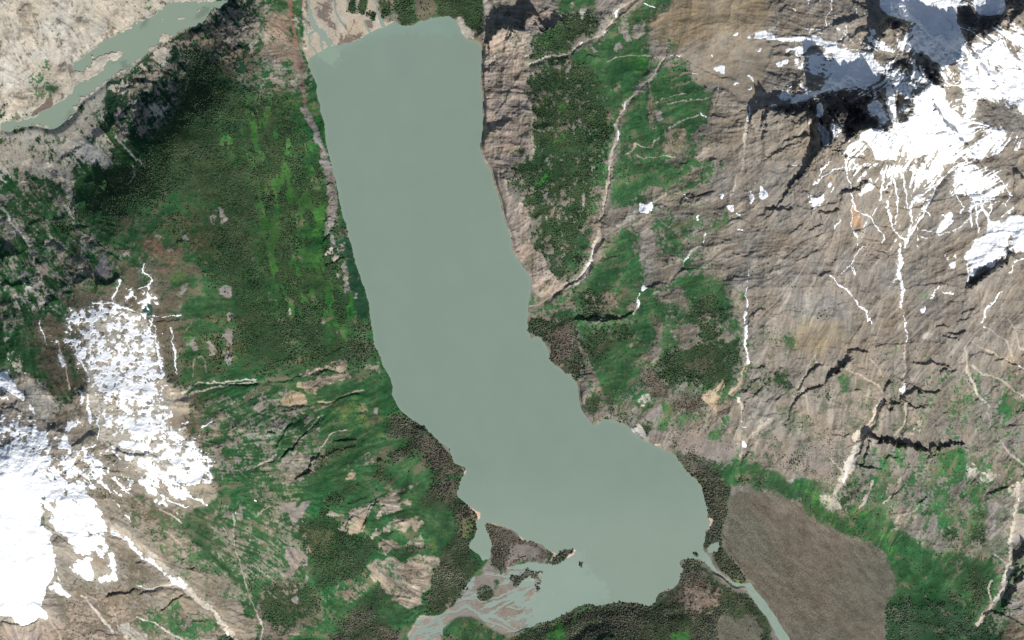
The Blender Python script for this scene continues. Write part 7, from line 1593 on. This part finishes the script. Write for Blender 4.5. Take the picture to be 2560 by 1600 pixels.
# steps of bare rock facing north
warpn = fbm(120, 4, 41)
for per, hh, sd, tilt in ((52, 9, 51, -.35), (31, 5, 57, -.5), (83, 13, 63, -.15)):
    ph = (WY - tilt * WX + 40 * warpn) / per
    ph = ph - np.floor(ph)
    sh = np.where(ph < .06, ph / .06, 1 - (ph - .06) / .94)
    Z += hh * sh * ss(.15, .75, fbm(70, 3, sd, sx=2.2, ang=math.degrees(math.atan(tilt)))) * ss(.6, .95, rugs)
for head, s, _ in parse(CLIFFS):
    h, c, L = [float(v) for v in head[1].split(',')]
    if h < 100:
        h, L = h * 1.35, L * 1.15
    p = pts(head[0], s)
    w = window(p, max(3 * L, c + 4))
    if w[0].stop <= w[0].start or w[1].stop <= w[1].start:
        continue
    d, side, run = line_field(p, w, 1.0 if h < 60 else 1.8)
    hi = np.exp(-(d / L) ** 1.3)
    lo = np.clip(1 - d / c, 0, 1)
    end = np.minimum(1, np.minimum(run, 1 - run) * 9 + .15)
    Z[w] += h * end * np.where(side > 0, hi, lo) * (1 + (.18 if h < 80 else .06) * np.clip(N2[w], -2, 2))
for head, s, _ in parse(GULLIES):
    wd, dp = [float(v) for v in head[1].split(',')]
    p = pts(head[0], s)
    w = window(p, wd + 4)
    d, _, run = line_field(p, w, .8)
    Z[w] -= dp * np.clip(1 - d / wd, 0, 1) ** 1.2 * (1 + .4 * N1[w])

Z += ss(.3, 1, rugs) * (3.0 * lic2 + 1.2 * lic1)
white = r2.standard_normal((NY, NX)).astype(np.float32)
Z += grain * white * .55

# ------------------------------------------------------------------ colour detail
# the low forest is greyer, with many dead trees
gl_ = (ss(220, 90, Zs) * ss(760, 1000, Y) * ss(.5, .85, dens) * (.5 + .22 * np.clip(NM, -1.5, 1.5)))[..., None]
col += (srgb((98, 94, 82)) - col) * gl_
tcol += (srgb((100, 99, 86)) - tcol) * gl_
# forest broken by long bright glades
G = ss(-.9, -.2, unit(fbm(20, 4, 61, sx=2.4, ang=78, gain=.6)) + .4 * NM)
gw = (GLW * G)[..., None]
col += (srgb(CLS['for'][0]) - col) * gw
dens += (np.clip(.06 + .9 * G, 0, 1) - dens) * GLW
FORW = ss(.6, .85, dens)
vegness = ss(.0, .03, col[..., 1] - col[..., 0])[..., None]
f1 = (1 + strk * (.75 * lic1 + .55 * lic2) * .78)[..., None]
col *= np.clip(f1, .5, 1.7)
hue = unit(fbm(75, 4, 71))[..., None]
hue2 = unit(fbm(38, 4, 73, gain=.6))[..., None]
outm = ((rug < .08) & (grain > 2)).astype(np.float32)[..., None]
lum = (.55 * NM + .45 * N1 + .55 * NF)[..., None]
col *= np.clip(np.exp((.085 + .07 * vegness - .05 * outm) * lum + .05 * white[..., None]), .4, 2.0)
col *= 1 + (1 - vegness) * (1 - outm) * (.6 * hue + .5 * hue2) * np.array([.03, 0, -.04], np.float32)
col *= 1 + vegness * (.5 * hue + .7 * hue2) * np.array([.16, .02, .06], np.float32)
# worn, browner and stonier ground showing through the meadows, scrub on the rock
fleck = unit(fbm(17, 4, 81, gain=.68))
mk = (ss(.75, 1.9, unit(.6 * fleck + .4 * NM + .75 * lic2 + .3 * lic1)) * vegness[..., 0] * (1 - FORW) * .75)[..., None]
col += (srgb((124, 114, 94)) - col) * mk
mk3 = (ss(.2, 1.6, unit(fbm(30, 4, 87, gain=.6)) - .3 * NM) * vegness[..., 0] * (1 - FORW) * .45)[..., None]
col += (srgb((46, 76, 54)) - col) * mk3
high = ss(1050, 520, Zs)
se = ss(1750, 2000, X) * ss(820, 1150, Y) + .5 * ss(1550, 1700, X) * ss(850, 950, Y) * ss(2000, 1900, X)
mk2 = (ss(.9, 1.9, unit(fbm(22, 4, 91, gain=.65)) + .45 * NM + .3 * lic2 + .8 * se) * (1 - vegness[..., 0]) * high * ss(.5, .8, rug) * .62)[..., None]
col += (srgb((92, 104, 80)) - col) * mk2
mk4 = (ss(1.2, 2.5, lic2 + .3 * lic1) * .42 * ss(.75, .95, rug) * (1 - vegness[..., 0]))[..., None]
col += (srgb((186, 176, 160)) - col) * mk4
dens = np.maximum(dens, .10 * mk2[..., 0])
st = unit(fbm(11, 4, 95, sx=2.6, ang=40, gain=.7))[..., None]
st2 = unit(fbm(90, 3, 96, sx=2, ang=38))[..., None]
col *= 1 + outm * (.11 * st + .15 * white[..., None] + .025 * st2 * np.array([1, -.4, -.4], np.float32))

# ------------------------------------------------------------------ shores
land_near = lambda M, r: blur(np.maximum(M, 0), r)
flat0 = ss(.0, .30, land_near(np.maximum(lakeM, outM), 5))
delta = blur(((rug < .02)).astype(np.float32), 2)
Zland = np.maximum(Z, 1.6)
Zland = Zland * (1 - flat0) + np.minimum(Zland, 3 + .12 * Zland) * flat0
f14 = ss(0, .4, blur(np.maximum(np.maximum(lakeM, outM), chanM), 26))
lowland = ss(120, 70, Zs) * np.maximum(ss(1120, 1200, Y), ss(180, 150, Y) * ss(720, 740, X) * ss(1190, 1150, X))
Zland = np.minimum(Zland, Zland * (1 - lowland) + (2.5 + 42 * (1 - f14) ** 2) * lowland)
Zland = Zland * (1 - delta) + (1.0 + .25 * NM) * delta
Zland = np.maximum(Zland, .5)
nearR = ss(.0, .35, blur(riverM, 12))
Zland = np.where((X < 660) & (Y < 420), np.maximum(Zland, 62.5 + 2 * np.abs(N1)), Zland)
Zland = Zland * (1 - nearR) + np.minimum(Zland, 66 + 3 * N1) * nearR
shal = ss(.30, .62, level0)
Z = Zland * (1 - shal) + (-5.0) * shal
rs = ss(.35, .65, riverM)
Z = Z * (1 - rs) + 56.0 * rs
TARN_Z = float(np.median(Zland[tarnM > .5]))
tn = ss(.0, .2, blur(tarnM, 3))
Z = Z * (1 - tn) + (TARN_Z + 1.2) * tn
ts = ss(.35, .65, tarnM)
Z = Z * (1 - ts) + (TARN_Z - 3) * ts
wetland = np.maximum(np.maximum(level0, riverM), tarnM)
dens *= 1 - ss(.3, .6, wetland)
Z = Z.astype(np.float32)


# ------------------------------------------------------------------ materials
def base_mat(name, rough=.95, spec=.05):
    m = bpy.data.materials.new(name)
    m.use_nodes = True
    b = m.node_tree.nodes['Principled BSDF']
    b.inputs['Roughness'].default_value = rough
    b.inputs['Specular IOR Level'].default_value = spec
    return m, m.node_tree, b


def attr_mat(name, attr, rough, spec, lo, hi, scale):
    m, nt, b = base_mat(name, rough, spec)
    at = nt.nodes.new('ShaderNodeAttribute')
    at.attribute_name = attr
    tc = nt.nodes.new('ShaderNodeTexCoord')
    ns = nt.nodes.new('ShaderNodeTexNoise')
    ns.inputs['Scale'].default_value = scale
    ns.inputs['Detail'].default_value = 4
    mr = nt.nodes.new('ShaderNodeMapRange')
    mr.inputs['From Min'].default_value = .3
    mr.inputs['From Max'].default_value = .7
    mr.inputs['To Min'].default_value = lo
    mr.inputs['To Max'].default_value = hi
    mx = nt.nodes.new('ShaderNodeVectorMath')
    mx.operation = 'SCALE'
    lk = nt.links.new
    lk(tc.outputs['Object'], ns.inputs['Vector'])
    lk(ns.outputs['Fac'], mr.inputs['Value'])
    lk(at.outputs['Color'], mx.inputs[0])
    lk(mr.outputs['Result'], mx.inputs['Scale'])
    lk(mx.outputs['Vector'], b.inputs['Base Color'])
    return m


MAT_LAND = attr_mat('rock_and_meadow', 'albedo', 1.0, .0, .9, 1.1, .05)
MAT_WATER = attr_mat('glacial_water', 'albedo', .5, .08, .985, 1.015, .004)
MAT_TREE = attr_mat('conifer_needles', 'albedo', .95, .0, .85, 1.15, .2)
MAT_BARK, nt, b = base_mat('bark')
nz = nt.nodes.new('ShaderNodeTexNoise'); nz.inputs['Scale'].default_value = 3
cr = nt.nodes.new('ShaderNodeValToRGB')
cr.color_ramp.elements[0].color = (.05, .035, .025, 1); cr.color_ramp.elements[1].color = (.12, .09, .065, 1)
nt.links.new(nz.outputs['Fac'], cr.inputs['Fac']); nt.links.new(cr.outputs['Color'], b.inputs['Base Color'])
MAT_NEEDLE, nt, b = base_mat('dark_needles')
nz = nt.nodes.new('ShaderNodeTexNoise'); nz.inputs['Scale'].default_value = .3
oi = nt.nodes.new('ShaderNodeObjectInfo')
cr = nt.nodes.new('ShaderNodeValToRGB')
cr.color_ramp.elements[0].color = (.04, .055, .034, 1); cr.color_ramp.elements[1].color = (.10, .115, .075, 1)
ad = nt.nodes.new('ShaderNodeMath'); ad.operation = 'MULTIPLY_ADD'; ad.inputs[1].default_value = .5
nt.links.new(nz.outputs['Fac'], ad.inputs[0]); nt.links.new(oi.outputs['Random'], ad.inputs[2])
nt.links.new(ad.outputs[0], cr.inputs['Fac']); nt.links.new(cr.outputs['Color'], b.inputs['Base Color'])
MAT_SNOW, nt, b = base_mat('old_snow', .9, .1)
nz = nt.nodes.new('ShaderNodeTexNoise'); nz.inputs['Scale'].default_value = .02; nz.inputs['Detail'].default_value = 6
cr = nt.nodes.new('ShaderNodeValToRGB')
cr.color_ramp.elements[0].color = (.92, .925, .93, 1); cr.color_ramp.elements[1].color = (.97, .97, .965, 1)
tc = nt.nodes.new('ShaderNodeTexCoord')
nt.links.new(tc.outputs['Object'], nz.inputs['Vector'])
nt.links.new(nz.outputs['Fac'], cr.inputs['Fac']); nt.links.new(cr.outputs['Color'], b.inputs['Base Color'])


def world_xy(x, y):
    return (x - 1280) * MPP, (800 - y) * MPP


def raw_mesh(name, co, faces, mat, colour=None):
    me = bpy.data.meshes.new(name)
    k = faces.shape[1]
    me.vertices.add(len(co))
    me.vertices.foreach_set('co', np.ascontiguousarray(co, np.float32).ravel())
    me.loops.add(faces.size)
    me.loops.foreach_set('vertex_index', np.ascontiguousarray(faces, np.int32).ravel())
    me.polygons.add(len(faces))
    me.polygons.foreach_set('loop_start', np.arange(0, faces.size, k, dtype=np.int32))
    me.update(calc_edges=True)
    if colour is not None:
        at = me.attributes.new('albedo', 'FLOAT_COLOR', 'POINT')
        c4 = np.ones((len(co), 4), np.float32)
        c4[:, :3] = np.clip(colour, .005, .95)
        at.data.foreach_set('color', c4.ravel())
    me.materials.append(mat)
    return me


def link(name, me, **props):
    o = bpy.data.objects.new(name, me)
    scene.collection.objects.link(o)
    for k, v in props.items():
        o[k] = v
    return o


def grid_mesh(name, z, cells, mat, colour=None, stride=1, origin=(0, 0)):
    """quads of the map grid where cells is true; z per grid point"""
    h, w = z.shape
    xs = gx[origin[1]:origin[1] + w * stride:stride][:w]
    ys = gy[origin[0]:origin[0] + h * stride:stride][:h]
    j, i = np.nonzero(cells)
    idx = np.stack([j * w + i, (j + 1) * w + i, (j + 1) * w + i + 1, j * w + i + 1], 1)
    used = np.unique(idx)
    remap = np.full(h * w, -1, np.int32)
    remap[used] = np.arange(len(used))
    uj, ui = used // w, used % w
    wx, wy = world_xy(xs[ui], ys[uj])
    co = np.stack([wx, wy, z[uj, ui]], 1)
    return raw_mesh(name, co, remap[idx], mat, None if colour is None else colour[uj, ui])


# ------------------------------------------------------------------ terrain
# ------------------------------------------------------------------ water
lm = blur(np.maximum(lakeM, chanM), 4)
wcol = np.empty((NY, NX, 3), np.float32)
wcol[:] = srgb((134, 151, 136))
wcol += (srgb((143, 159, 143)) - wcol) * ss(1150, 1350, Y)[..., None]
for t, s, f, c, a in (('23', "-400 700 300 790 470 770 600 700 690 560 690 700 660 880 800 890 880 960 950 1110 750 1180 400 1300 200 1450 -500 1500", 16, (150, 167, 152), .8),
                      ('23', "-500 900 215 950 330 880 300 1100 230 1350 -300 1500", 26, (153, 167, 153), .7),
                      ('23', "400 470 560 520 690 600 670 640 560 560 420 500", 14, (150, 170, 156), .5),
                      ('10', "480 600 700 430 830 420 780 620 680 560 600 560", 14, (146, 166, 148), .8),
                      ('10', "690 440 1300 220 1850 150 1960 330 1300 330 800 500", 16, (137, 158, 145), .7),
                      ('10', "1100 260 1300 300 1500 560 1560 900 1400 800 1250 500", 30, (133, 148, 138), .6)):
    w, m = poly_mask(t, s, f, .9)
    if m is not None:
        wcol[w] += (srgb(c) - wcol[w]) * (m * a)[..., None]
wcol += (srgb((148, 163, 152)) - wcol) * (ss(.2, .7, chanM) * .75)[..., None]
rim = ss(.98, .70, blur(lakeM, 5))[..., None]
wcol += (srgb((150, 166, 149)) - wcol) * rim * .25
wcol *= (1 + .010 * fbm(260, 3, 99, sx=.4) + .004 * NM)[..., None]


def water(name, M, level, colour, **props):
    q = 3
    m = blur(M, 4)[::q, ::q]
    cells = (np.maximum(np.maximum(m[:-1, :-1], m[1:, 1:]), np.maximum(m[1:, :-1], m[:-1, 1:])) > .03)
    link(name, grid_mesh(name, np.full(m.shape, level, np.float32), cells, MAT_WATER, colour[::q, ::q], q), kind='structure', **props)


water('lake', np.maximum(lakeM, chanM) * (1 - outM), 0.0, wcol, label='long grey green glacial lake')
oc = np.empty_like(wcol); oc[:] = srgb((148, 164, 148))
water('outlet_river', outM, -0.05, oc * (1 + .03 * NF[..., None]), label='pale river leaving the lake through forest')
rc = np.empty_like(wcol); rc[:] = srgb((142, 157, 139))
rc *= (1 - .25 * ss(.8, 1.25, fbm(30, 3, 97, sx=2, ang=-35) + .3 * ss(400, 560, X)))[..., None]
water('river', riverM, 61.0, rc, label='wide grey green river between pale gravel slopes')
tcl = np.empty_like(wcol); tcl[:] = srgb((52, 92, 84))
water('tarn', tarnM, TARN_Z, tcl, label='small teal tarn beside the mottled snowfield')

# ------------------------------------------------------------------ snow
EDGE_LAND = EDGE
NS = unit(.8 * lic2 + .8 * lic1 + .35 * unit(fbm(12, 3, 111, gain=.65)) + .3 * NF + .3 * N4)
NP = unit(unit(fbm(11, 3, 113, gain=.6)) + .35 * NF + .35 * N4)
ND = unit(unit(fbm(11, 3, 115, gain=.6, sx=3.2, ang=38)) + .3 * NF + .35 * N4)
low_w = ss(1150, 1230, Y - .12 * X)
EDGE = np.where(X < 900, NP * (1 - low_w) + ND * low_w, NS)
fields = {'west': np.zeros((NY, NX), np.float32), 'east': np.zeros((NY, NX), np.float32)}
n_patch = 0


def snow_mesh(name, w, m):
    z = Z[w] + (m - .5) * 7.0
    mm = np.maximum(np.maximum(m[:-1, :-1], m[1:, 1:]), np.maximum(m[1:, :-1], m[:-1, 1:]))
    return grid_mesh(name, z, mm > .2, MAT_SNOW, None, 1, (w[0].start, w[1].start))


for head, s, label in parse(SNOW):
    kind, tile = head[:2]
    if kind in 'BT':
        o = opts(head[2:])
        w, m = poly_mask(tile, s, o['f'], o['a'], .14)
    else:
        ws = [float(v) for v in head[2].split(',')]
        w, m = line_mask(tile, s, ws[0], ws[-1], 1.1, .66)
    if m is None:
        continue
    if kind == 'T':
        if (m > .5).sum() < 4:
            continue
        link('snow_patch', snow_mesh('snow_patch', w, m), label=label, category='snow patch', group='snow patches left on the slopes')
        dens[w] *= 1 - m
    else:
        side = 'west' if pts(tile, s)[:, 0].mean() < 1000 else 'east'
        fields[side][w] = np.maximum(fields[side][w], m)
# the fields thin out into streaks and lace below their edges
for side, tex, region in (('east', NS, ss(1900, 2050, X) * ss(760, 600, Y)), ('west', np.where(Y > 1180, ND, NP), ss(600, 500, X) * ss(690, 760, Y) * ss(1330, 1250, Y))):
    fringe = blur(fields[side], 32)
    lace = ss(.62, .80, .25 * tex + .95 * fringe) * region * (fringe > .04)
    fields[side] = np.maximum(fields[side], lace.astype(np.float32))
EDGE = EDGE_LAND
for side, lab in (('west', 'snowfield and glacier on the western heights, mottled with rock'), ('east', 'snowfields and branching snow gullies on the north eastern peaks')):
    m = fields[side]
    j, i = np.nonzero(m > .1)
    w = (slice(max(0, j.min() - 2), min(NY, j.max() + 3)), slice(max(0, i.min() - 2), min(NX, i.max() + 3)))
    link('snowfield', snow_mesh('snowfield', w, m[w]), kind='structure', label=lab)
    dens *= 1 - m

# ground lately freed of snow is washed pale
near = np.clip(2.4 * blur(np.where(X < 900, fields['west'], .55 * fields['east']), 11), 0, 1)
near = (near * (.55 + .35 * np.clip(NP, -1, 1)) * ss(.3, .5, rug))[..., None]
col += (srgb((188, 180, 163)) - col) * np.clip(near, 0, .8)
link('terrain', grid_mesh('terrain', Z, np.ones((NY - 1, NX - 1), bool), MAT_LAND, col), kind='structure',
     label='mountain terrain of brown rock, green slopes and grey scree round the lake')

# ------------------------------------------------------------------ forest
SP = 3.7
tx = np.arange(X0 + 5, 2560 - X0 - 5, SP)
ty = np.arange(Y0 + 5, 1600 - Y0 - 5, SP)
tx, ty = np.meshgrid(tx, ty)
r3 = np.random.default_rng(7)
tx[1::2] += SP / 2
tx = (tx + r3.uniform(-.42, .42, tx.shape) * SP).ravel()
ty = (ty + r3.uniform(-.42, .42, ty.shape) * SP).ravel()
ci = np.clip(((tx - X0) / STEP + .5).astype(int), 0, NX - 1)
cj = np.clip(((ty - Y0) / STEP + .5).astype(int), 0, NY - 1)
clump = .55 * unit(fbm(22, 4, 121, gain=.6)) + .35 * NM
dn = dens[cj, ci]
pd = np.where(dn > .5, dn * ss(-1.5, -.3, clump[cj, ci]), dn * np.clip(1 + 1.6 * clump[cj, ci], 0, 3))
pd *= ss(1500, 1250, Z[cj, ci])
ok = r3.random(tx.shape) < pd
tx, ty, ci, cj = tx[ok], ty[ok], ci[ok], cj[ok]
tz = Z[cj, ci]
low = ss(260, 20, tz)
rad = r3.uniform(1.1, 2.2, tx.shape) * np.exp(.13 * NM[cj, ci]) * np.where(dn[ok] < .4, .8, 1) * MPP * (1 + .14 * low)
hgt = rad * r3.uniform(1.35, 2.2, tx.shape)

# the trees that stand out largest, along the low shores, are objects of their own
lk = blur(np.maximum(lakeM, outM), 14)[cj, ci]
REG = [("grey green conifer on a small islet in the lake", "conifers on the islets in the lake", lambda x, y: blurisl > .15, 14),
       ("grey green conifer on the narrow wooded spit between lake and delta", "conifers on the wooded spit", lambda x, y: (x > 1365) & (x < 1440) & (y > 1365) & (y < 1412), 30),
       ("conifer at the southern edge of the lake, below its pale shallows", "conifers along the southern lake shore", lambda x, y: (x > 1370) & (x < 1660) & (y > 1480) & (y < 1570) & (lk > .03), 90),
       ("conifer on the shore beside the mouth of the outlet river", "conifers round the outlet river mouth", lambda x, y: (x > 1690) & (x < 1850) & (y > 1180) & (y < 1450) & (lk > .05), 70),
       ("conifer on the western shore where the lake bends", "conifers along the western lake bend", lambda x, y: (x > 1000) & (x < 1220) & (y > 1040) & (y < 1420) & (lk > .06), 50),
       ("conifer on the steep eastern shore point", "conifers on the eastern shore point", lambda x, y: (x > 1315) & (x < 1520) & (y > 790) & (y < 1070) & (lk > .08), 40)]
blurisl = blur(islM, 2)[cj, ci]
solo = np.zeros(len(tx), bool)
chosen = []
for lab, grp, test, cap in REG:
    c = np.nonzero(test(tx, ty) & ~solo)[0]
    r3.shuffle(c)
    c = c[:cap]
    solo[c] = True
    chosen.append((lab, grp, c))


def lathe(rings, seg, jag, rnd):
    """stacked skirts of a conifer crown, or a tapered trunk; apex closes the top"""
    v, f = [], []
    for (r, z) in rings:
        for k in range(seg):
            a = 2 * math.pi * k / seg
            rr = r * (1 + rnd.uniform(-jag, jag))
            v.append((rr * math.cos(a), rr * math.sin(a), z + rnd.uniform(-jag, jag) * .06))
    for q_ in range(len(rings) - 1):
        for k in range(seg):
            a, b_ = q_ * seg + k, q_ * seg + (k + 1) % seg
            f.append((a, b_, b_ + seg, a + seg))
    f.append(tuple(range((len(rings) - 1) * seg, len(rings) * seg)))
    f.append(tuple(reversed(range(seg))))
    return v, f


crowns, trunks = [], []
rnd = random.Random(3)
for k in range(4):
    v, f = lathe([(.16, .08), (1, .14), (.55, .38), (.80, .42), (.36, .64), (.52, .67), (.10, .93), (.02, 1.0)], 10, .22, rnd)
    me = bpy.data.meshes.new('crown'); me.from_pydata(v, [], f); me.materials.append(MAT_NEEDLE); crowns.append(me)
    v, f = lathe([(.11, -.05), (.08, .2), (.05, .5)], 6, .05, rnd)
    me = bpy.data.meshes.new('trunk'); me.from_pydata(v, [], f); me.materials.append(MAT_BARK); trunks.append(me)
for lab, grp, c in chosen:
    for t in c:
        e = bpy.data.objects.new('conifer', None)
        wx, wy = world_xy(tx[t], ty[t])
        e.location = (wx, wy, tz[t])
        e.rotation_euler = (0, 0, rnd.uniform(0, 6.28))
        e['label'], e['category'], e['group'] = lab, 'tree', grp
        scene.collection.objects.link(e)
        k = rnd.randrange(4)
        R, H = rad[t] * 1.15, hgt[t] * 1.25
        for nm, me in (('crown', crowns[k]), ('trunk', trunks[k])):
            o = bpy.data.objects.new(nm, me)
            o.parent = e
            o.scale = (R, R, H)
            scene.collection.objects.link(o)

g = ~solo
tx, ty, tz, ci, cj, rad, hgt = tx[g], ty[g], tz[g], ci[g], cj[g], rad[g], hgt[g]
N = len(tx)
print('trees', N, 'terrain', NX, NY, 'z', float(Z.min()), float(Z.max()))
wx, wy = world_xy(tx, ty)
SEG = 6
ang = r3.uniform(0, 6.28, N)
co = np.empty((N, 2 * SEG + 1, 3), np.float32)
for k in range(SEG):
    a = ang + 2 * math.pi * k / SEG
    j1 = rad * r3.uniform(.75, 1.2, N)
    j2 = rad * r3.uniform(.45, .68, N)
    co[:, k] = np.stack([wx + j1 * np.cos(a), wy + j1 * np.sin(a), tz + hgt * r3.uniform(-.02, .12, N)], 1)
    a = a + .5
    co[:, SEG + k] = np.stack([wx + j2 * np.cos(a), wy + j2 * np.sin(a), tz + hgt * r3.uniform(.42, .58, N)], 1)
co[:, 2 * SEG] = np.stack([wx + rad * r3.uniform(-.15, .15, N), wy + rad * r3.uniform(-.15, .15, N), tz + hgt], 1)
loc = []
for k in range(SEG):
    k2 = (k + 1) % SEG
    loc += [(k, k2, SEG + k), (k2, SEG + k2, SEG + k), (SEG + k, SEG + k2, 2 * SEG)]
loc = np.array(loc, np.int32)
faces = (loc[None] + (np.arange(N, dtype=np.int32) * (2 * SEG + 1))[:, None, None]).reshape(-1, 3)
tc_ = tcol[cj, ci] * (r3.uniform(.6, 1.35, N) * np.exp(.16 * N1[cj, ci] + .16 * hue2[cj, ci, 0]))[:, None] * (1 + .18 * r3.standard_normal((N, 1)) * np.array([1, .1, -.2]))
tc_ = np.repeat(tc_[:, None], 2 * SEG + 1, 1).reshape(-1, 3)
link('forest', raw_mesh('forest', co.reshape(-1, 3), faces, MAT_TREE, tc_), kind='stuff',
     label='dense conifer forest covering the slopes round the lake')
